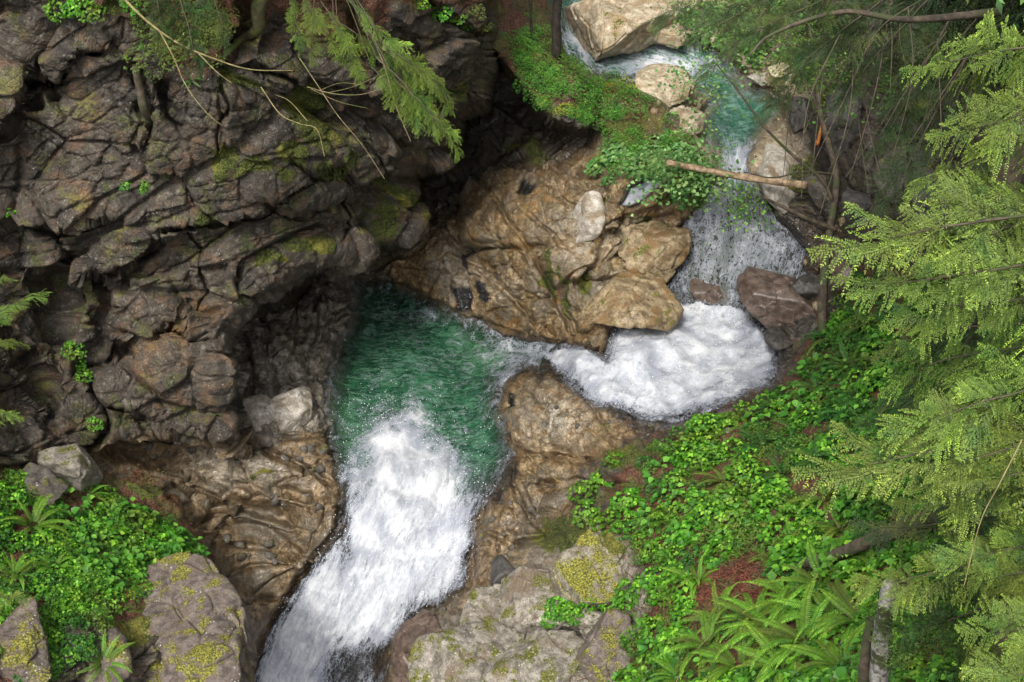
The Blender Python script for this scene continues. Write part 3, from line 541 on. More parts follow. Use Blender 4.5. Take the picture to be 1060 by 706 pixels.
# ------------------------------------------------------------ plants: builders
def leaf_mat(name, dark, light, tip=None, rough=.5, trans=.35, vary=.5):
    t = NT(name); v = t.attr('v'); oi = t.n('ShaderNodeObjectInfo').outputs['Random']
    col = t.mix(v, dark, light)
    if tip: col = t.mix(t.ramp(v, .7, 1.0), col, tip)
    if vary: wn_ = t.noise(1.1, 3, .6, t.pos()); col = t.mix(t.ramp(wn_, .5, .68, 0, vary), col, t.mix(v, (.04, .05, .01), (.26, .30, .05))); col = t.mix(t.ramp(t.noise(2.3, 3, .6, t.pos()), .52, .66, 0, vary), col, t.mix(v, (.008, .04, .012), (.07, .22, .05)))
    hsv = t.n('ShaderNodeHueSaturation'); t.l(t.math('ADD', .485, t.math('MULTIPLY', oi, .03)), hsv.inputs['Hue'])
    t.l(t.math('ADD', .8, t.math('MULTIPLY', oi, .4)), hsv.inputs['Value']); t.l(col, hsv.inputs['Color'])
    t.l(hsv.outputs[0], t.b.inputs['Base Color']); t.b.inputs['Roughness'].default_value = rough; t.b.inputs['Specular IOR Level'].default_value = .35
    tr = t.n('ShaderNodeBsdfTranslucent'); t.l(hsv.outputs[0], tr.inputs['Color']); ms = t.n('ShaderNodeMixShader'); ms.inputs[0].default_value = trans
    t.l(t.b.outputs[0], ms.inputs[1]); t.l(tr.outputs[0], ms.inputs[2]); t.l(ms.outputs[0], t.out.inputs['Surface']); return t.m
def bark_mat(name, a, b, c=None, scale=6):
    t = NT(name); p = t.pos(); n = t.noise(scale, 6, .65, p); n2 = t.noise(scale*.35, 4, .6, p)
    col = t.mix(t.ramp(n, .35, .65), a, b)
    if c: col = t.mix(t.ramp(n2, .48, .6), col, c)
    t.l(col, t.b.inputs['Base Color']); t.b.inputs['Roughness'].default_value = .85
    t.l(t.bump(n, .8, .03), t.b.inputs['Normal']); return t.m
M_FERN = leaf_mat('fern_green', (.035, .10, .012), (.23, .45, .04), (.42, .68, .08))
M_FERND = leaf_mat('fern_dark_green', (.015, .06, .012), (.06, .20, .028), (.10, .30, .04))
M_LEAF = leaf_mat('bright_leaf', (.012, .055, .006), (.135, .37, .022), (.33, .62, .055))
M_LEAFB = leaf_mat('cool_leaf', (.04, .11, .03), (.17, .36, .10), (.33, .53, .19))
M_LEAFW = leaf_mat('broad_leaf', (.02, .08, .012), (.12, .34, .035), (.27, .52, .07))
M_LEAFG = leaf_mat('fine_leaf', (.02, .07, .010), (.13, .32, .035), (.28, .48, .07))
M_OLIVE = leaf_mat('olive_leaf', (.05, .09, .014), (.16, .22, .035), (.24, .31, .05))
M_YEL = leaf_mat('yellow_leaf', (.12, .16, .015), (.32, .36, .03), (.42, .42, .05))
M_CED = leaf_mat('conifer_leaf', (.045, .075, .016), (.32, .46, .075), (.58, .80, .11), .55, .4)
M_CED_SHADE = leaf_mat('conifer_leaf_shade', (.014, .026, .008), (.055, .088, .02), (.13, .20, .035), .55, .3)  # darker copy of conifer_leaf, shade put into its colour
M_BARK = bark_mat('bark', (.035, .026, .018), (.11, .082, .055), (.05, .06, .02))
M_BARKD = bark_mat('dark_bark', (.012, .009, .007), (.045, .033, .025))
M_BARKP = bark_mat('pale_bark', (.07, .06, .05), (.42, .40, .37), (.05, .06, .018), 9)
M_LOG = bark_mat('weathered_wood', (.20, .13, .075), (.42, .31, .20), (.15, .10, .05), 7)
M_TWIG = bark_mat('twig', (.10, .07, .04), (.24, .18, .09), (.12, .14, .04))
M_TWIGY = bark_mat('yellow_twig', (.12, .10, .035), (.26, .22, .09))
M_LITTER = leaf_mat('needle_litter', (.07, .025, .012), (.22, .085, .04), None, .8, .0)

def tube(pts, rad, seg=6, bump_=0.0):
    p = np.array(pts, float); n = len(p); rad = np.broadcast_to(np.array(rad, float), (n,)) if np.ndim(rad) else np.full(n, rad)
    t = np.gradient(p, axis=0); t /= np.linalg.norm(t, axis=1, keepdims=True)+1e-9
    ref = np.array([0, 0, 1.]) if abs(t[0, 2]) < .9 else np.array([1., 0, 0]); u = np.cross(t, ref); u /= np.linalg.norm(u, axis=1, keepdims=True)+1e-9; w = np.cross(t, u)
    a = np.arange(seg)/seg*2*np.pi; r = rad[:, None]*(1+bump_*rng.uniform(-1, 1, (n, seg)))
    V = p[:, None]+r[..., None]*(np.cos(a)[None, :, None]*u[:, None]+np.sin(a)[None, :, None]*w[:, None])
    i = np.arange(n*seg).reshape(n, seg); F = np.stack([i[:-1], np.roll(i, -1, 1)[:-1], np.roll(i, -1, 1)[1:], i[1:]], -1).reshape(-1, 4)
    V = np.r_[V.reshape(-1, 3), p[[0, -1]]]; c0, c1 = n*seg, n*seg+1
    
    if seg % 2 == 0 and seg > 4:
        cp = [[r_[j], r_[j+1], r_[seg-2-j], r_[seg-1-j]] for r_ in (list(i[0][::-1]), list(i[-1])) for j in range(seg//2-1)]; F = np.r_[F, np.array(cp)]
    return V, F
def spline(pts, n=14):
    p = [Vector(q) for q in pts]; p = [p[0]*2-p[1]]+p+[p[-1]*2-p[-2]]; out = []
    m = len(p)-3
    for k in range(n):
        u = k/(n-1)*m; i = min(int(u), m-1); t = u-i; a, b, c, d = p[i:i+4]
        out.append(.5*((2*b)+(c-a)*t+(2*a-5*b+4*c-d)*t*t+(3*b-a-3*c+d)*t**3))
    return np.array([tuple(v) for v in out])
def merge(parts):
    Vs, Fs, As, o = [], [], [], 0
    for it in parts:
        V, F = it[0], it[1]; Vs.append(V); Fs.append(F+o); As.append(it[2] if len(it) > 2 else np.full(len(V), .5)); o += len(V)
    return np.concatenate(Vs), np.concatenate(Fs), np.concatenate(As)
def mesh_of(name, parts, mat, smooth_=True):
    V, F, A = merge(parts); return np_mesh(name, V, F, [mat], smooth_, {'v': A})
def leaves(P, Dr, Nn, L, W, v, fold=.25, shape=((.3, .5), (.68, .36))):
    """ovate leaves folded at the midrib; all arguments arrays"""
    n = len(P); Dr = Dr/(np.linalg.norm(Dr, axis=1, keepdims=True)+1e-9); S = np.cross(Dr, Nn); S /= np.linalg.norm(S, axis=1, keepdims=True)+1e-9; N = np.cross(S, Dr)
    L = np.broadcast_to(L, n)[:, None]; W = np.broadcast_to(W, n)[:, None]; (a, wa), (b, wb) = shape
    pt = lambda s, x, z: P+Dr*L*s+S*W*x+N*W*z
    V = np.stack([pt(0, 0, 0), pt(a, -wa, fold*wa), pt(b, -wb, fold*wb*.6), pt(1, 0, -.18), pt(b, wb, fold*wb*.6), pt(a, wa, fold*wa), ], 1)
    i = np.arange(n)[:, None]*6; F = np.concatenate([i+np.array([[0, 1, 2, 3]]), i+np.array([[0, 3, 4, 5]])], 1).reshape(-1, 4)
    return V.reshape(-1, 3), F, np.repeat(np.clip(v, 0, 1), 6)
def unit(v): return v/(np.linalg.norm(v, axis=-1, keepdims=True)+1e-9)

# --- sword fern frond, base at origin, growing along +X and arching
def frond_mesh(seed, L=1.0, mat=None, npin=36, w=.075, arch=.55):
    r = np.random.default_rng(seed); s = np.linspace(0, 1, 16)
    ang = .95-1.5*s*arch/.55+r.uniform(-.1, .1); x = np.cumsum(np.cos(ang))/16*L; z = np.cumsum(np.sin(ang))/16*L; y = np.cumsum(r.normal(0, .03, 16))*L*.2
    sp = np.c_[x, y, z]; parts = [tube(sp, np.linspace(.007, .002, 16), 3)]
    parts[0] = parts[0]+(np.full(len(parts[0][0]), .3),)
    t = np.linspace(.12, .99, npin); c = np.stack([np.interp(t, s, sp[:, k]) for k in range(3)], 1); tg = unit(np.gradient(c, axis=0)); side = unit(np.cross(tg, [0, 0, 1.])); up = np.cross(side, tg)
    for sg in (-1, 1):
        ln = w*L*np.clip(np.sin(np.pi*(t**.75)*.93+.12), .12, 1)*r.uniform(.85, 1.1, npin)
        dr = side*sg*.95+tg*.35-np.array([0, 0, .18]); parts.append(leaves(c, dr, up, ln, ln*.0+.021*L, .35+.5*t+r.uniform(-.15, .15, npin), .15, ((.2, .5), (.75, .34))))
    return mesh_of('frond', parts, mat or M_FERN)
# --- leafy herb or shrub
def herb_parts(seed, n=45, R=.4, H=.5, leaf=.11, wid=.8, tri=3, droop=.25, flat=.6):
    r = np.random.default_rng(seed); th = r.uniform(0, 2*np.pi, n); rr = R*np.sqrt(r.uniform(0, 1, n)); h = H*(1-.65*(rr/R)**2)*r.uniform(.45, 1.0, n)
    P = np.c_[rr*np.cos(th), rr*np.sin(th), h]; out = unit(np.c_[np.cos(th), np.sin(th), np.full(n, .1)]+r.normal(0, .45, (n, 3)))
    parts = []; k = tri; a0 = np.linspace(-1.1, 1.1, k) if k > 1 else [0]
    for a in a0:
        side = unit(np.cross(out, [0, 0, 1.])); d = out*math.cos(a)+side*math.sin(a); d[:, 2] -= droop*r.uniform(.2, 1.4, n)
        nn = unit(np.c_[r.normal(0, .35, n), r.normal(0, .35, n), np.ones(n)*flat*1.6]); sz = leaf*r.uniform(.65, 1.15, n)*(1 if a == 0 else .88)
        parts.append(leaves(P+d*.01, d, nn, sz, sz*wid, .25+.55*(h/H)+r.uniform(-.25, .3, n), .22))
    ns = max(3, n//9); st = []
    for j in range(ns):
        q = P[j*9 % n]; m = q*.5+np.array([0, 0, .08*H]); st.append(tube(spline([(0, 0, -.05), tuple(m), tuple(q)], 5), np.linspace(.008, .003, 5), 3))
    return parts, st
def bake(parts, loc, rz=0, s=1.0, tilt=None):
    V, F, A = merge(parts); c, n = math.cos(rz), math.sin(rz); R_ = np.array([[c, -n, 0], [n, c, 0], [0, 0, 1]])
    V = (V*s) @ R_.T
    if tilt is not None: V = V @ np.array(tilt.to_matrix()).T
    return V+np.array(loc), F, A
# --- flat conifer spray along +X, lying in XY, drooping
def spray_parts(seed, L=.8, dens=1.0, lat=.42, leaf=.05, droop=.35):
    r = np.random.default_rng(seed); n = int(8*dens*L/.8)+2; parts = []
    bend = lambda x, y: -droop*(x*x/L)*.6-droop*1.3*y*y/L
    s = np.linspace(0, 1, 8); cur = r.uniform(-.25, .25)
    ax = np.c_[s*L, cur*L*s*s, bend(s*L, 0*s)]; parts.append(tube(ax, np.linspace(.005, .0015, 8), 3)+(np.full(8*3+2, .1),))
    P_, D_, V_, L_ = [], [], [], []
    def barbs(b, aa_, t, lf, v0):
        m = len(b)
        for sd in (-1, 1):
            aa = aa_+sd*np.radians(r.uniform(38, 58, m)); keep = r.random(m) > .1
            d = np.c_[np.cos(aa), np.sin(aa), r.uniform(-.22, .12, m)]; P_.append(b[keep]); D_.append(d[keep]); L_.append((lf*(1-.55*t)*r.uniform(.6, 1.2, m))[keep]); V_.append((v0+.40*t+r.uniform(-.12, .12, m))[keep])
    for i in range(n):
        u = (i+r.uniform(.2, .8))/n
        for sg in (-1, 1):
            if r.random() < .12: continue
            ll = L*lat*(math.sin(math.pi*min(1, u*.80+.16)))*r.uniform(.55, 1.15); a = math.radians(56-16*u+r.uniform(-12, 12)); m = max(3, int(ll/.027)); dz = r.uniform(-.12, .10)
            t = (np.arange(m)+.5)/m; bx = u*L+t*ll*math.cos(a)+.16*ll*t*t; by = cur*L*u*u+sg*t*ll*math.sin(a)*(1-.12*t); b = np.c_[bx, by, bend(bx, by)+dz*t*ll/.3-.10*t*t*ll/.3*.6]
            new = .22*(r.random() < .35); parts.append(tube(b[::max(1, m//4)] if m > 8 else b, .0022, 3)+(np.full(len(b[::max(1, m//4)] if m > 8 else b)*3+2, .1),))
            barbs(b, sg*a, t, leaf, .15+.25*u+new)
            P_.append(b[-1:]); D_.append(np.array([[math.cos(a), sg*math.sin(a), -.3]])); L_.append(np.array([leaf*.8])); V_.append(np.array([.55]))
    t = np.linspace(.3, 1, 22); b = np.c_[t*L, cur*L*t*t, bend(t*L, 0*t)]; barbs(b, 0.0, t*.6, leaf, .4)
    P_ = np.concatenate(P_); D_ = np.concatenate(D_); L_ = np.concatenate(L_); V_ = np.concatenate(V_); nrm = np.zeros_like(P_); nrm[:, 2] = 1; nrm += r.normal(0, .22, nrm.shape)
    D_ = unit(D_); S = unit(np.cross(D_, nrm)); w = (L_*.10+.0048)[:, None]; Lc = L_[:, None]
    V = np.stack([P_-S*w*.5, P_+D_*Lc*.55-S*w, P_+D_*Lc-np.array([0, 0, .18])*Lc, P_+D_*Lc*.5+S*w], 1); k = len(P_); F = np.arange(k*4).reshape(k, 4)
    parts.append((V.reshape(-1, 3), F, np.repeat(np.clip(V_, 0, 1), 4))); return parts
SPR = [merge(spray_parts(900+i, L=.95, leaf=.068, droop=.12+.07*i, lat=.40+.03*i)) for i in range(6)]
# --- limb: wood axis along +X with sprays either side
def limb(seed, L=2.4, ns=15, size=1.0, droop=.25, start=.25, open_=.0):
    r = np.random.default_rng(seed); s = np.linspace(0, 1, 12); y = .06*L*np.cumsum(r.normal(0, .3, 12))/3; z = .10*L*s-droop*L*s*s*.8
    ax = np.c_[s*L, y, z]; wood = [tube(ax, np.linspace(.026, .005, 12)*(L/2.4)**.6, 5, .1)]
    fol = []
    for i in range(ns):
        u = start+(1-start)*(i+r.uniform(0, .6))/ns; c = np.array([np.interp(u, s, ax[:, k]) for k in range(3)])
        for sg in (-1, 1):
            if r.random() < open_: continue
            V, F, A = SPR[r.integers(0, 6)]; sc_ = size*r.uniform(.5, 1.2)*(1.08-.5*u); a = sg*math.radians(r.uniform(18, 58)*(1-.3*u))
            e = Euler((r.uniform(-.5, .5)+sg*.2, r.uniform(-.1, .35), a)); M = np.array(e.to_matrix()); fol.append(((V*sc_) @ M.T+c, F, np.clip(A+r.uniform(-.15, .12), 0, 1)))
    V, F, A = SPR[seed % 5]; fol.append((V*size*.8 @ np.array(Euler((0, .25, 0)).to_matrix()).T+ax[-1]*.97, F, A))
    return wood, fol
LIMBS = []
for i in range(6):
    w_, f_ = limb(40+i, 2.4, 11, .95, .10+.04*i, .12, .15); LIMBS.append((mesh_of('branch', w_, M_BARK), mesh_of('foliage', f_, M_CED), mesh_of('foliage', f_, M_CED_SHADE)))
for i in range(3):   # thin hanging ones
    w_, f_ = limb(70+i, 2.0, 10, .75, .3, .1, .2); LIMBS.append((mesh_of('branch', w_, M_BARK), mesh_of('foliage', f_, M_CED), mesh_of('foliage', f_, M_CED_SHADE)))
def place_limb(root, a, b, var, scale_w=1.0, shade=False, roll=0.0):
    """a branch of the tree from point a to tip b"""
    a, b = Vector(a), Vector(b); d = b-a; L = d.length; x = d.normalized(); up = Vector((0, 0, 1)); y = up.cross(x).normalized(); z = x.cross(y)
    M = Matrix((x, y, z)).transposed().to_4x4() @ Matrix.Rotation(roll, 4, 'X'); base = 2.4 if var < 6 else 2.0
    w_, f1, f2 = LIMBS[var]; o = link('branch', w_, root); M.translation = a-root.location
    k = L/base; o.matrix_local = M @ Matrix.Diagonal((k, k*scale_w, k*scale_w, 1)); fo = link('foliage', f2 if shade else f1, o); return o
ORD = ['first', 'second', 'third', 'fourth', 'fifth', 'sixth', 'seventh', 'eighth', 'ninth', 'tenth', 'eleventh', 'twelfth', 'thirteenth', 'fourteenth', 'fifteenth', 'sixteenth']
FR = {k: [frond_mesh(100+10*j+i, 1.0, m, 34, .085, .5+.07*i) for i in range(4)] for j, (k, m) in enumerate((('bright', M_FERN), ('dark', M_FERND), ('olive', M_OLIVE)))}
def fern(px, py, size, kind, n, label, group, seed):
    p, nr = ground(px, py); r = random.Random(seed); root = empty('sword_fern', p - Vector((0, 0, .04)), r.uniform(0, 6.28)); tag(root, label, 'fern', group)
    lean = Vector((nr.x, nr.y, 0))
    root.rotation_euler = (Euler((0, 0, 0)) if lean.length < .05 else Vector((nr.x*.55, nr.y*.55, 1)).to_track_quat('Z', 'Y').to_euler())
    for k in range(n):
        f_ = link('frond', FR['olive' if r.random() < .13 else kind][r.randrange(4)], root); s_ = 1.28*size*r.uniform(.7, 1.1); f_.scale = (s_, s_, s_); f_.rotation_euler = (r.uniform(-.2, .2), r.uniform(-.35, .25), k*2.399+r.uniform(-.3, .3))
    return root
HB = {}
for key, m, kw in (('broad', M_LEAFW, dict(n=26, R=.42, H=.5, leaf=.24, wid=.85, tri=1, flat=1.0)), ('bright', M_LEAF, dict(n=60, R=.42, H=.42, leaf=.12, wid=.8)), ('cool', M_LEAFB, dict(n=48, R=.42, H=.4, leaf=.17, wid=1.0, tri=2, flat=1.2)), ('olive', M_OLIVE, dict(n=80, R=.4, H=.45, leaf=.07, wid=.5)), ('fine', M_LEAFG, dict(n=130, R=.42, H=.45, leaf=.055, wid=.5)), ('yellow', M_YEL, dict(n=50, R=.35, H=.3, leaf=.09, wid=.6)), ('dark', M_FERND, dict(n=60, R=.4, H=.4, leaf=.11, wid=.7))):
    L_ = []
    for i in range(4):
        pa, st = herb_parts(500+i, **kw); L_.append((mesh_of('foliage', pa, m), mesh_of('stem', st, M_TWIG), pa))
    HB[key] = L_
def herb(name, px, py, size, kind, label, cat, group, seed, dz=0.0):
    p, nr = ground(px, py); r = random.Random(seed); me, st, _ = HB[kind][r.randrange(4)]; root = empty(name, p+Vector((0, 0, dz-.03))); tag(root, label, cat, group)
    root.rotation_euler = Vector((nr.x*.5, nr.y*.5, 1)).to_track_quat('Z', 'Y').to_euler(); root.scale = (size, size, size*r.uniform(.85, 1.15))
    for nm, mm in (('foliage', me), ('stem', st)): o = link(nm, mm, root); o.rotation_euler = (0, 0, seed*1.7)
    return root
# ------------------------------------------------------------ loose rocks
def boulder_mat(name, a, b, c, moss=.5, wet=0.0, mosscol=(.15, .15, .02)):
    t = NT(name); p = t.pos(); n = t.noise(4.0, 8, .68, p); n2 = t.noise(1.3, 5, .6, p, .8); n3 = t.noise(24, 5, .7, p)
    col = t.mix(t.ramp(n, .34, .66), a, b); col = t.mix(t.ramp(n2, .5, .66), col, c)
    if moss > 0:
        up = t.n('ShaderNodeSeparateXYZ'); t.l(t.n('ShaderNodeNewGeometry').outputs['Normal'], up.inputs[0])
        mf = t.math('MULTIPLY', t.ramp(t.noise(1.9, 6, .7, p), .62-.16*moss, .68-.12*moss), t.ramp(up.outputs[2], .1, .6))
        col = t.mix(mf, col, t.mix(t.ramp(n3, .4, .62), (.05, .055, .01), mosscol))
    v = t.vor(9, p); sp = t.math('MULTIPLY', t.ramp(v, .2, .13), t.ramp(t.noise(1.6, 3, .5, p), .5, .6)); col = t.mix(t.math('MULTIPLY', sp, .0 if wet else .75), col, (.5, .49, .45))
    n5 = t.noise(50, 4, .7, p); col = t.mix(1.0, col, t.mix(t.ramp(t.math('ADD', t.math('MULTIPLY', n3, .6), t.math('MULTIPLY', n5, .4)), .36, .64), (.6, .58, .56), (1.3, 1.3, 1.3)), 'MULTIPLY')
    t.l(col, t.b.inputs['Base Color']); t.b.inputs['Roughness'].default_value = .85-.55*wet
    t.l(t.bump(t.math('ADD', n, t.math('MULTIPLY', n3, .5)), .5, .03), t.b.inputs['Normal']); return t.m
MB_GREY = boulder_mat('grey_boulder', (.10, .088, .070), (.31, .28, .235), (.15, .115, .08), .75)
MB_MAUVE = boulder_mat('mauve_boulder', (.06, .047, .040), (.185, .15, .13), (.12, .09, .07), .8, mosscol=(.24, .22, .03))
MB_MOSS = boulder_mat('mossy_boulder', (.10, .085, .06), (.30, .27, .21), (.13, .10, .06), 1.3, mosscol=(.27, .25, .03))
MB_TAN = boulder_mat('tan_boulder', (.22, .17, .105), (.55, .475, .35), (.30, .22, .125), .25)
MB_GOLD = boulder_mat('golden_boulder', (.10, .07, .035), (.36, .28, .17), (.20, .12, .05), .4, .45)
MB_PALE = boulder_mat('pale_boulder', (.24, .21, .17), (.52, .48, .42), (.22, .17, .11), .0, .3)
MB_BRN = boulder_mat('wet_brown_boulder', (.05, .035, .028), (.16, .115, .09), (.10, .075, .06), .0, .9)
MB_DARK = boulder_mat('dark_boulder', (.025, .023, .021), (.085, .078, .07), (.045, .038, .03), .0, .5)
MB_SHADE = boulder_mat('shaded_boulder', (.04, .034, .028), (.13, .115, .095), (.07, .055, .04), .5)  # darkened rock colour holding the shade of the upper right
def boulder(px, py, w, hgt, depth_m, mat, label, seed, name='boulder', cat='boulder', group=None, sub=6, rough_=1.0, sink=.33, rz=None, dz=0.0, blocky=1.0, pat=None):
    """w, hgt: size in photo pixels; the rock sits on the ground seen at px,py"""
    p, nr = ground(px, py); d = (np.array(p)-CAM) @ FW; sx = w/FPX*d/2; sy = depth_m/2; sz = hgt/FPX*d/2*1.05
    import bmesh
    bm = bmesh.new(); bmesh.ops.create_icosphere(bm, subdivisions=sub, radius=1); V = np.array([v.co[:] for v in bm.verts]); me = bpy.data.meshes.new(name); bm.to_mesh(me); bm.free()
    r_ = np.random.default_rng(seed); K = 12; N_ = unit(r_.normal(0, 1, (K, 3))*[1, 1, .8]); d_ = r_.uniform(.66, 1.0, K); N_[0] = unit(np.array([r_.normal(0, .15), r_.normal(0, .15), 1.])); d_[0] = .78
    g = np.maximum(V @ N_.T, .02)/d_; pw = 38 if blocky > .5 else 10; rad = np.minimum(1/((g**pw).sum(1))**(1/pw), 1.3); V0 = V; V = V*rad[:, None]*1.2
    q = V*np.array([sx, sy, sz]); s_ = (sx+sy+sz)/3; nrm = unit(V0/np.array([sx, sy, sz]))
    b2, c2 = blocks(q/s_+seed*1.7, .62, seed+5, tilt=.8)
    hh = s_*rough_*(.10*blocky*b2-.05*blocky*np.exp(-(c2/.04)**2)+.06*fbm(q/s_*1.3+seed, seed, 3)+.018*fbm(q/s_*7, seed, 3))
    q = q+nrm*hh[:, None]; R_ = Euler((rng.uniform(-.12, .12), rng.uniform(-.12, .12), rng.uniform(-.4, .4) if rz is None else rz)).to_matrix(); q = q @ np.array(R_).T
    me.vertices.foreach_set('co', q.astype(np.float32).ravel()); me.polygons.foreach_set('use_smooth', np.full(len(me.polygons), blocky < .5, dtype=bool)); me.polygons.foreach_set('use_smooth', np.ones(len(me.polygons), dtype=bool))
    me.materials.append(mat); me.update(); o = link(name, me); o.location = p+Vector((0, 0, dz+sz*(1-2*sink)*.5)); tag(o, label, cat, group); return o
boulder(178, 668, 138, 74, 3.0, MB_MAUVE, 'big mauve-grey boulder with yellow moss patches at bottom left beside the waterfall', 3, sub=7, blocky=1.1, rough_=1.2, sink=.42, rz=.3)
boulder(200, 622, 84, 40, 1.6, MB_MOSS, 'low moss-capped rock lying on top of the big mauve boulder', 5, sub=6, dz=.55, blocky=.9)
boulder(20, 676, 54, 36, 1.8, MB_MAUVE, 'dull purple-grey boulder under the plants in the bottom left corner', 8, sub=6, blocky=.8)
boulder(100, 690, 60, 44, 1.4, MB_MAUVE, 'small mauve boulder left of the big bottom-left boulder', 9, sub=5)
boulder(73, 489, 46, 56, 1.2, MB_GREY, 'upright grey boulder wedged at the cliff foot above the left ferns', 12, sub=6, blocky=.9, rough_=.8)
boulder(35, 505, 44, 26, .9, MB_SHADE, 'flat dark boulder left of the upright grey boulder', 14, sub=5)
boulder(304, 424, 44, 38, 1.2, MB_PALE, 'pale angular boulder inside the hollow beside the green pool', 15, sub=6, blocky=.8)
boulder(268, 428, 44, 20, 1.0, MB_PALE, 'low worn rock left of the pale boulder in the hollow', 55, sub=5, blocky=.5)
boulder(646, 24, 88, 58, 4.2, MB_TAN, 'huge tan boulder between the two arms of the upper stream', 17, sub=7, rough_=.9, blocky=.9, sink=.18, rz=-.3)
boulder(694, 38, 34, 22, 1.6, MB_TAN, 'tan rock tucked against the right side of the huge tan boulder', 57, sub=6)
boulder(684, 96, 46, 18, 1.8, MB_TAN, 'flat tan boulder on the near bank of the upper stream', 19, sub=6, blocky=.7, dz=.1)
boulder(707, 101, 30, 16, 1.0, MB_TAN, 'small tan rock right of the flat tan boulder', 20, sub=5)
boulder(712, 127, 38, 24, 1.0, MB_TAN, 'tan rock half hidden by leaves left of the turquoise pool', 21, sub=5)
boulder(762, 97, 30, 13, .9, MB_PALE, 'pale rock at the head of the turquoise pool', 22, sub=5)
boulder(735, 82, 22, 10, .8, MB_TAN, 'thin tan rock beside the white riffle', 23, sub=5)
boulder(790, 165, 38, 40, 3.2, MB_PALE, 'smooth pale mauve slab right of the small white chute', 24, sub=6, blocky=.5, rough_=.8, sink=.35)
boulder(737, 309, 42, 30, 1.2, MB_BRN, 'round wet brown boulder where the cascade meets the white plunge pool', 26, sub=6, blocky=.5, rough_=.7, sink=.2, dz=.1)
boulder(768, 275, 17, 13, .55, MB_PALE, 'small tan stone poking out of the upper cascade', 27, sub=5, blocky=.4, dz=.15)
boulder(757, 287, 10, 8, .4, MB_PALE, 'tiny tan stone below the small tan stone in the cascade', 28, 'stone', 'stone', sub=4, blocky=.3, dz=.15)
boulder(810, 316, 60, 54, 2.2, MB_BRN, 'large wet brown boulder right of the plunge pool', 29, sub=6, blocky=.7, rough_=.9, sink=.3)
boulder(800, 283, 34, 22, 1.0, MB_BRN, 'flat brown boulder just above the large wet brown boulder', 30, sub=5)
boulder(835, 300, 36, 30, 1.0, MB_DARK, 'dark wet boulder left of the leaning trunk', 31, sub=5)
boulder(872, 275, 36, 34, 1.2, MB_BRN, 'wet purple-brown boulder right of the leaning trunk', 32, sub=5)
boulder(812, 352, 26, 12, .8, MB_DARK, 'low black rock at the right edge of the plunge pool', 33, sub=5)
boulder(672, 256, 62, 50, 2.0, MB_GOLD, 'cracked golden-grey boulder on the wall left of the upper cascade', 94, sub=6, blocky=1.2, sink=.52)
boulder(612, 228, 26, 44, 1.0, MB_PALE, 'smooth pale grey rock face standing out of the tan wall', 35, sub=6, blocky=.4, sink=.45)
boulder(656, 306, 72, 40, 2.2, MB_GOLD, 'broad golden-brown boulder just above the white plunge pool', 96, sub=6, blocky=1.0, rough_=.8, sink=.5)
boulder(521, 592, 27, 20, .7, MB_DARK, 'small blue-black stone between waterfall and grey slabs', 37, 'stone', 'stone', sub=5, blocky=.3, rough_=.6)
boulder(616, 594, 80, 52, 2.2, MB_MOSS, 'moss-topped boulder with lichen spots right of the waterfall', 38, sub=7, blocky=.9, rough_=1.0, sink=.38)
boulder(556, 610, 74, 40, 1.8, MB_GREY, 'grey slab leaning against the moss-topped boulder', 39, sub=6, blocky=.9, sink=.35)
boulder(505, 642, 70, 24, 1.6, MB_GREY, 'long grey slab under the leaning grey slab', 40, sub=6, blocky=1, sink=.4)
boulder(478, 680, 80, 54, 2.0, MB_GREY, 'broad pale grey slab at the bottom edge right of the waterfall', 41, sub=6, blocky=1, sink=.42)
boulder(562, 678, 90, 50, 2.0, MB_GREY, 'grey-brown slab with moss at the bottom edge, right of the pale slab', 42, sub=6, blocky=1, sink=.42)
boulder(628, 682, 50, 44, 1.6, MB_MAUVE, 'reddish-grey rock at the bottom edge beside the bright shrubs', 43, sub=6, blocky=1, sink=.4)
boulder(425, 668, 46, 60, 1.8, MB_BRN, 'wet brown rock splitting the foot of the waterfall', 44, sub=6, blocky=.7, sink=.45)
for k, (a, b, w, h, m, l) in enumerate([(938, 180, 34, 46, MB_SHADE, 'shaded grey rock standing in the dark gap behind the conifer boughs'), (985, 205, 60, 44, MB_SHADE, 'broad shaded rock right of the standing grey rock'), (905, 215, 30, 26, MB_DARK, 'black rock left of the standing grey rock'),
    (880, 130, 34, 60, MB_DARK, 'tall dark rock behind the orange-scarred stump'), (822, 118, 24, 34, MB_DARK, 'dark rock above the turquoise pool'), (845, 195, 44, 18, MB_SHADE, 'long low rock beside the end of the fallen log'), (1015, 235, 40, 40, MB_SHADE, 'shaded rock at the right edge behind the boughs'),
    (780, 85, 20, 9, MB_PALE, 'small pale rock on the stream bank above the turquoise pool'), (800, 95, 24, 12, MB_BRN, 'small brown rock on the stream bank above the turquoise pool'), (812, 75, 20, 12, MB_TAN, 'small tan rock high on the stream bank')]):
    boulder(a, b, w, h, w/34., m, l, 60+k, sub=5, sink=.3)

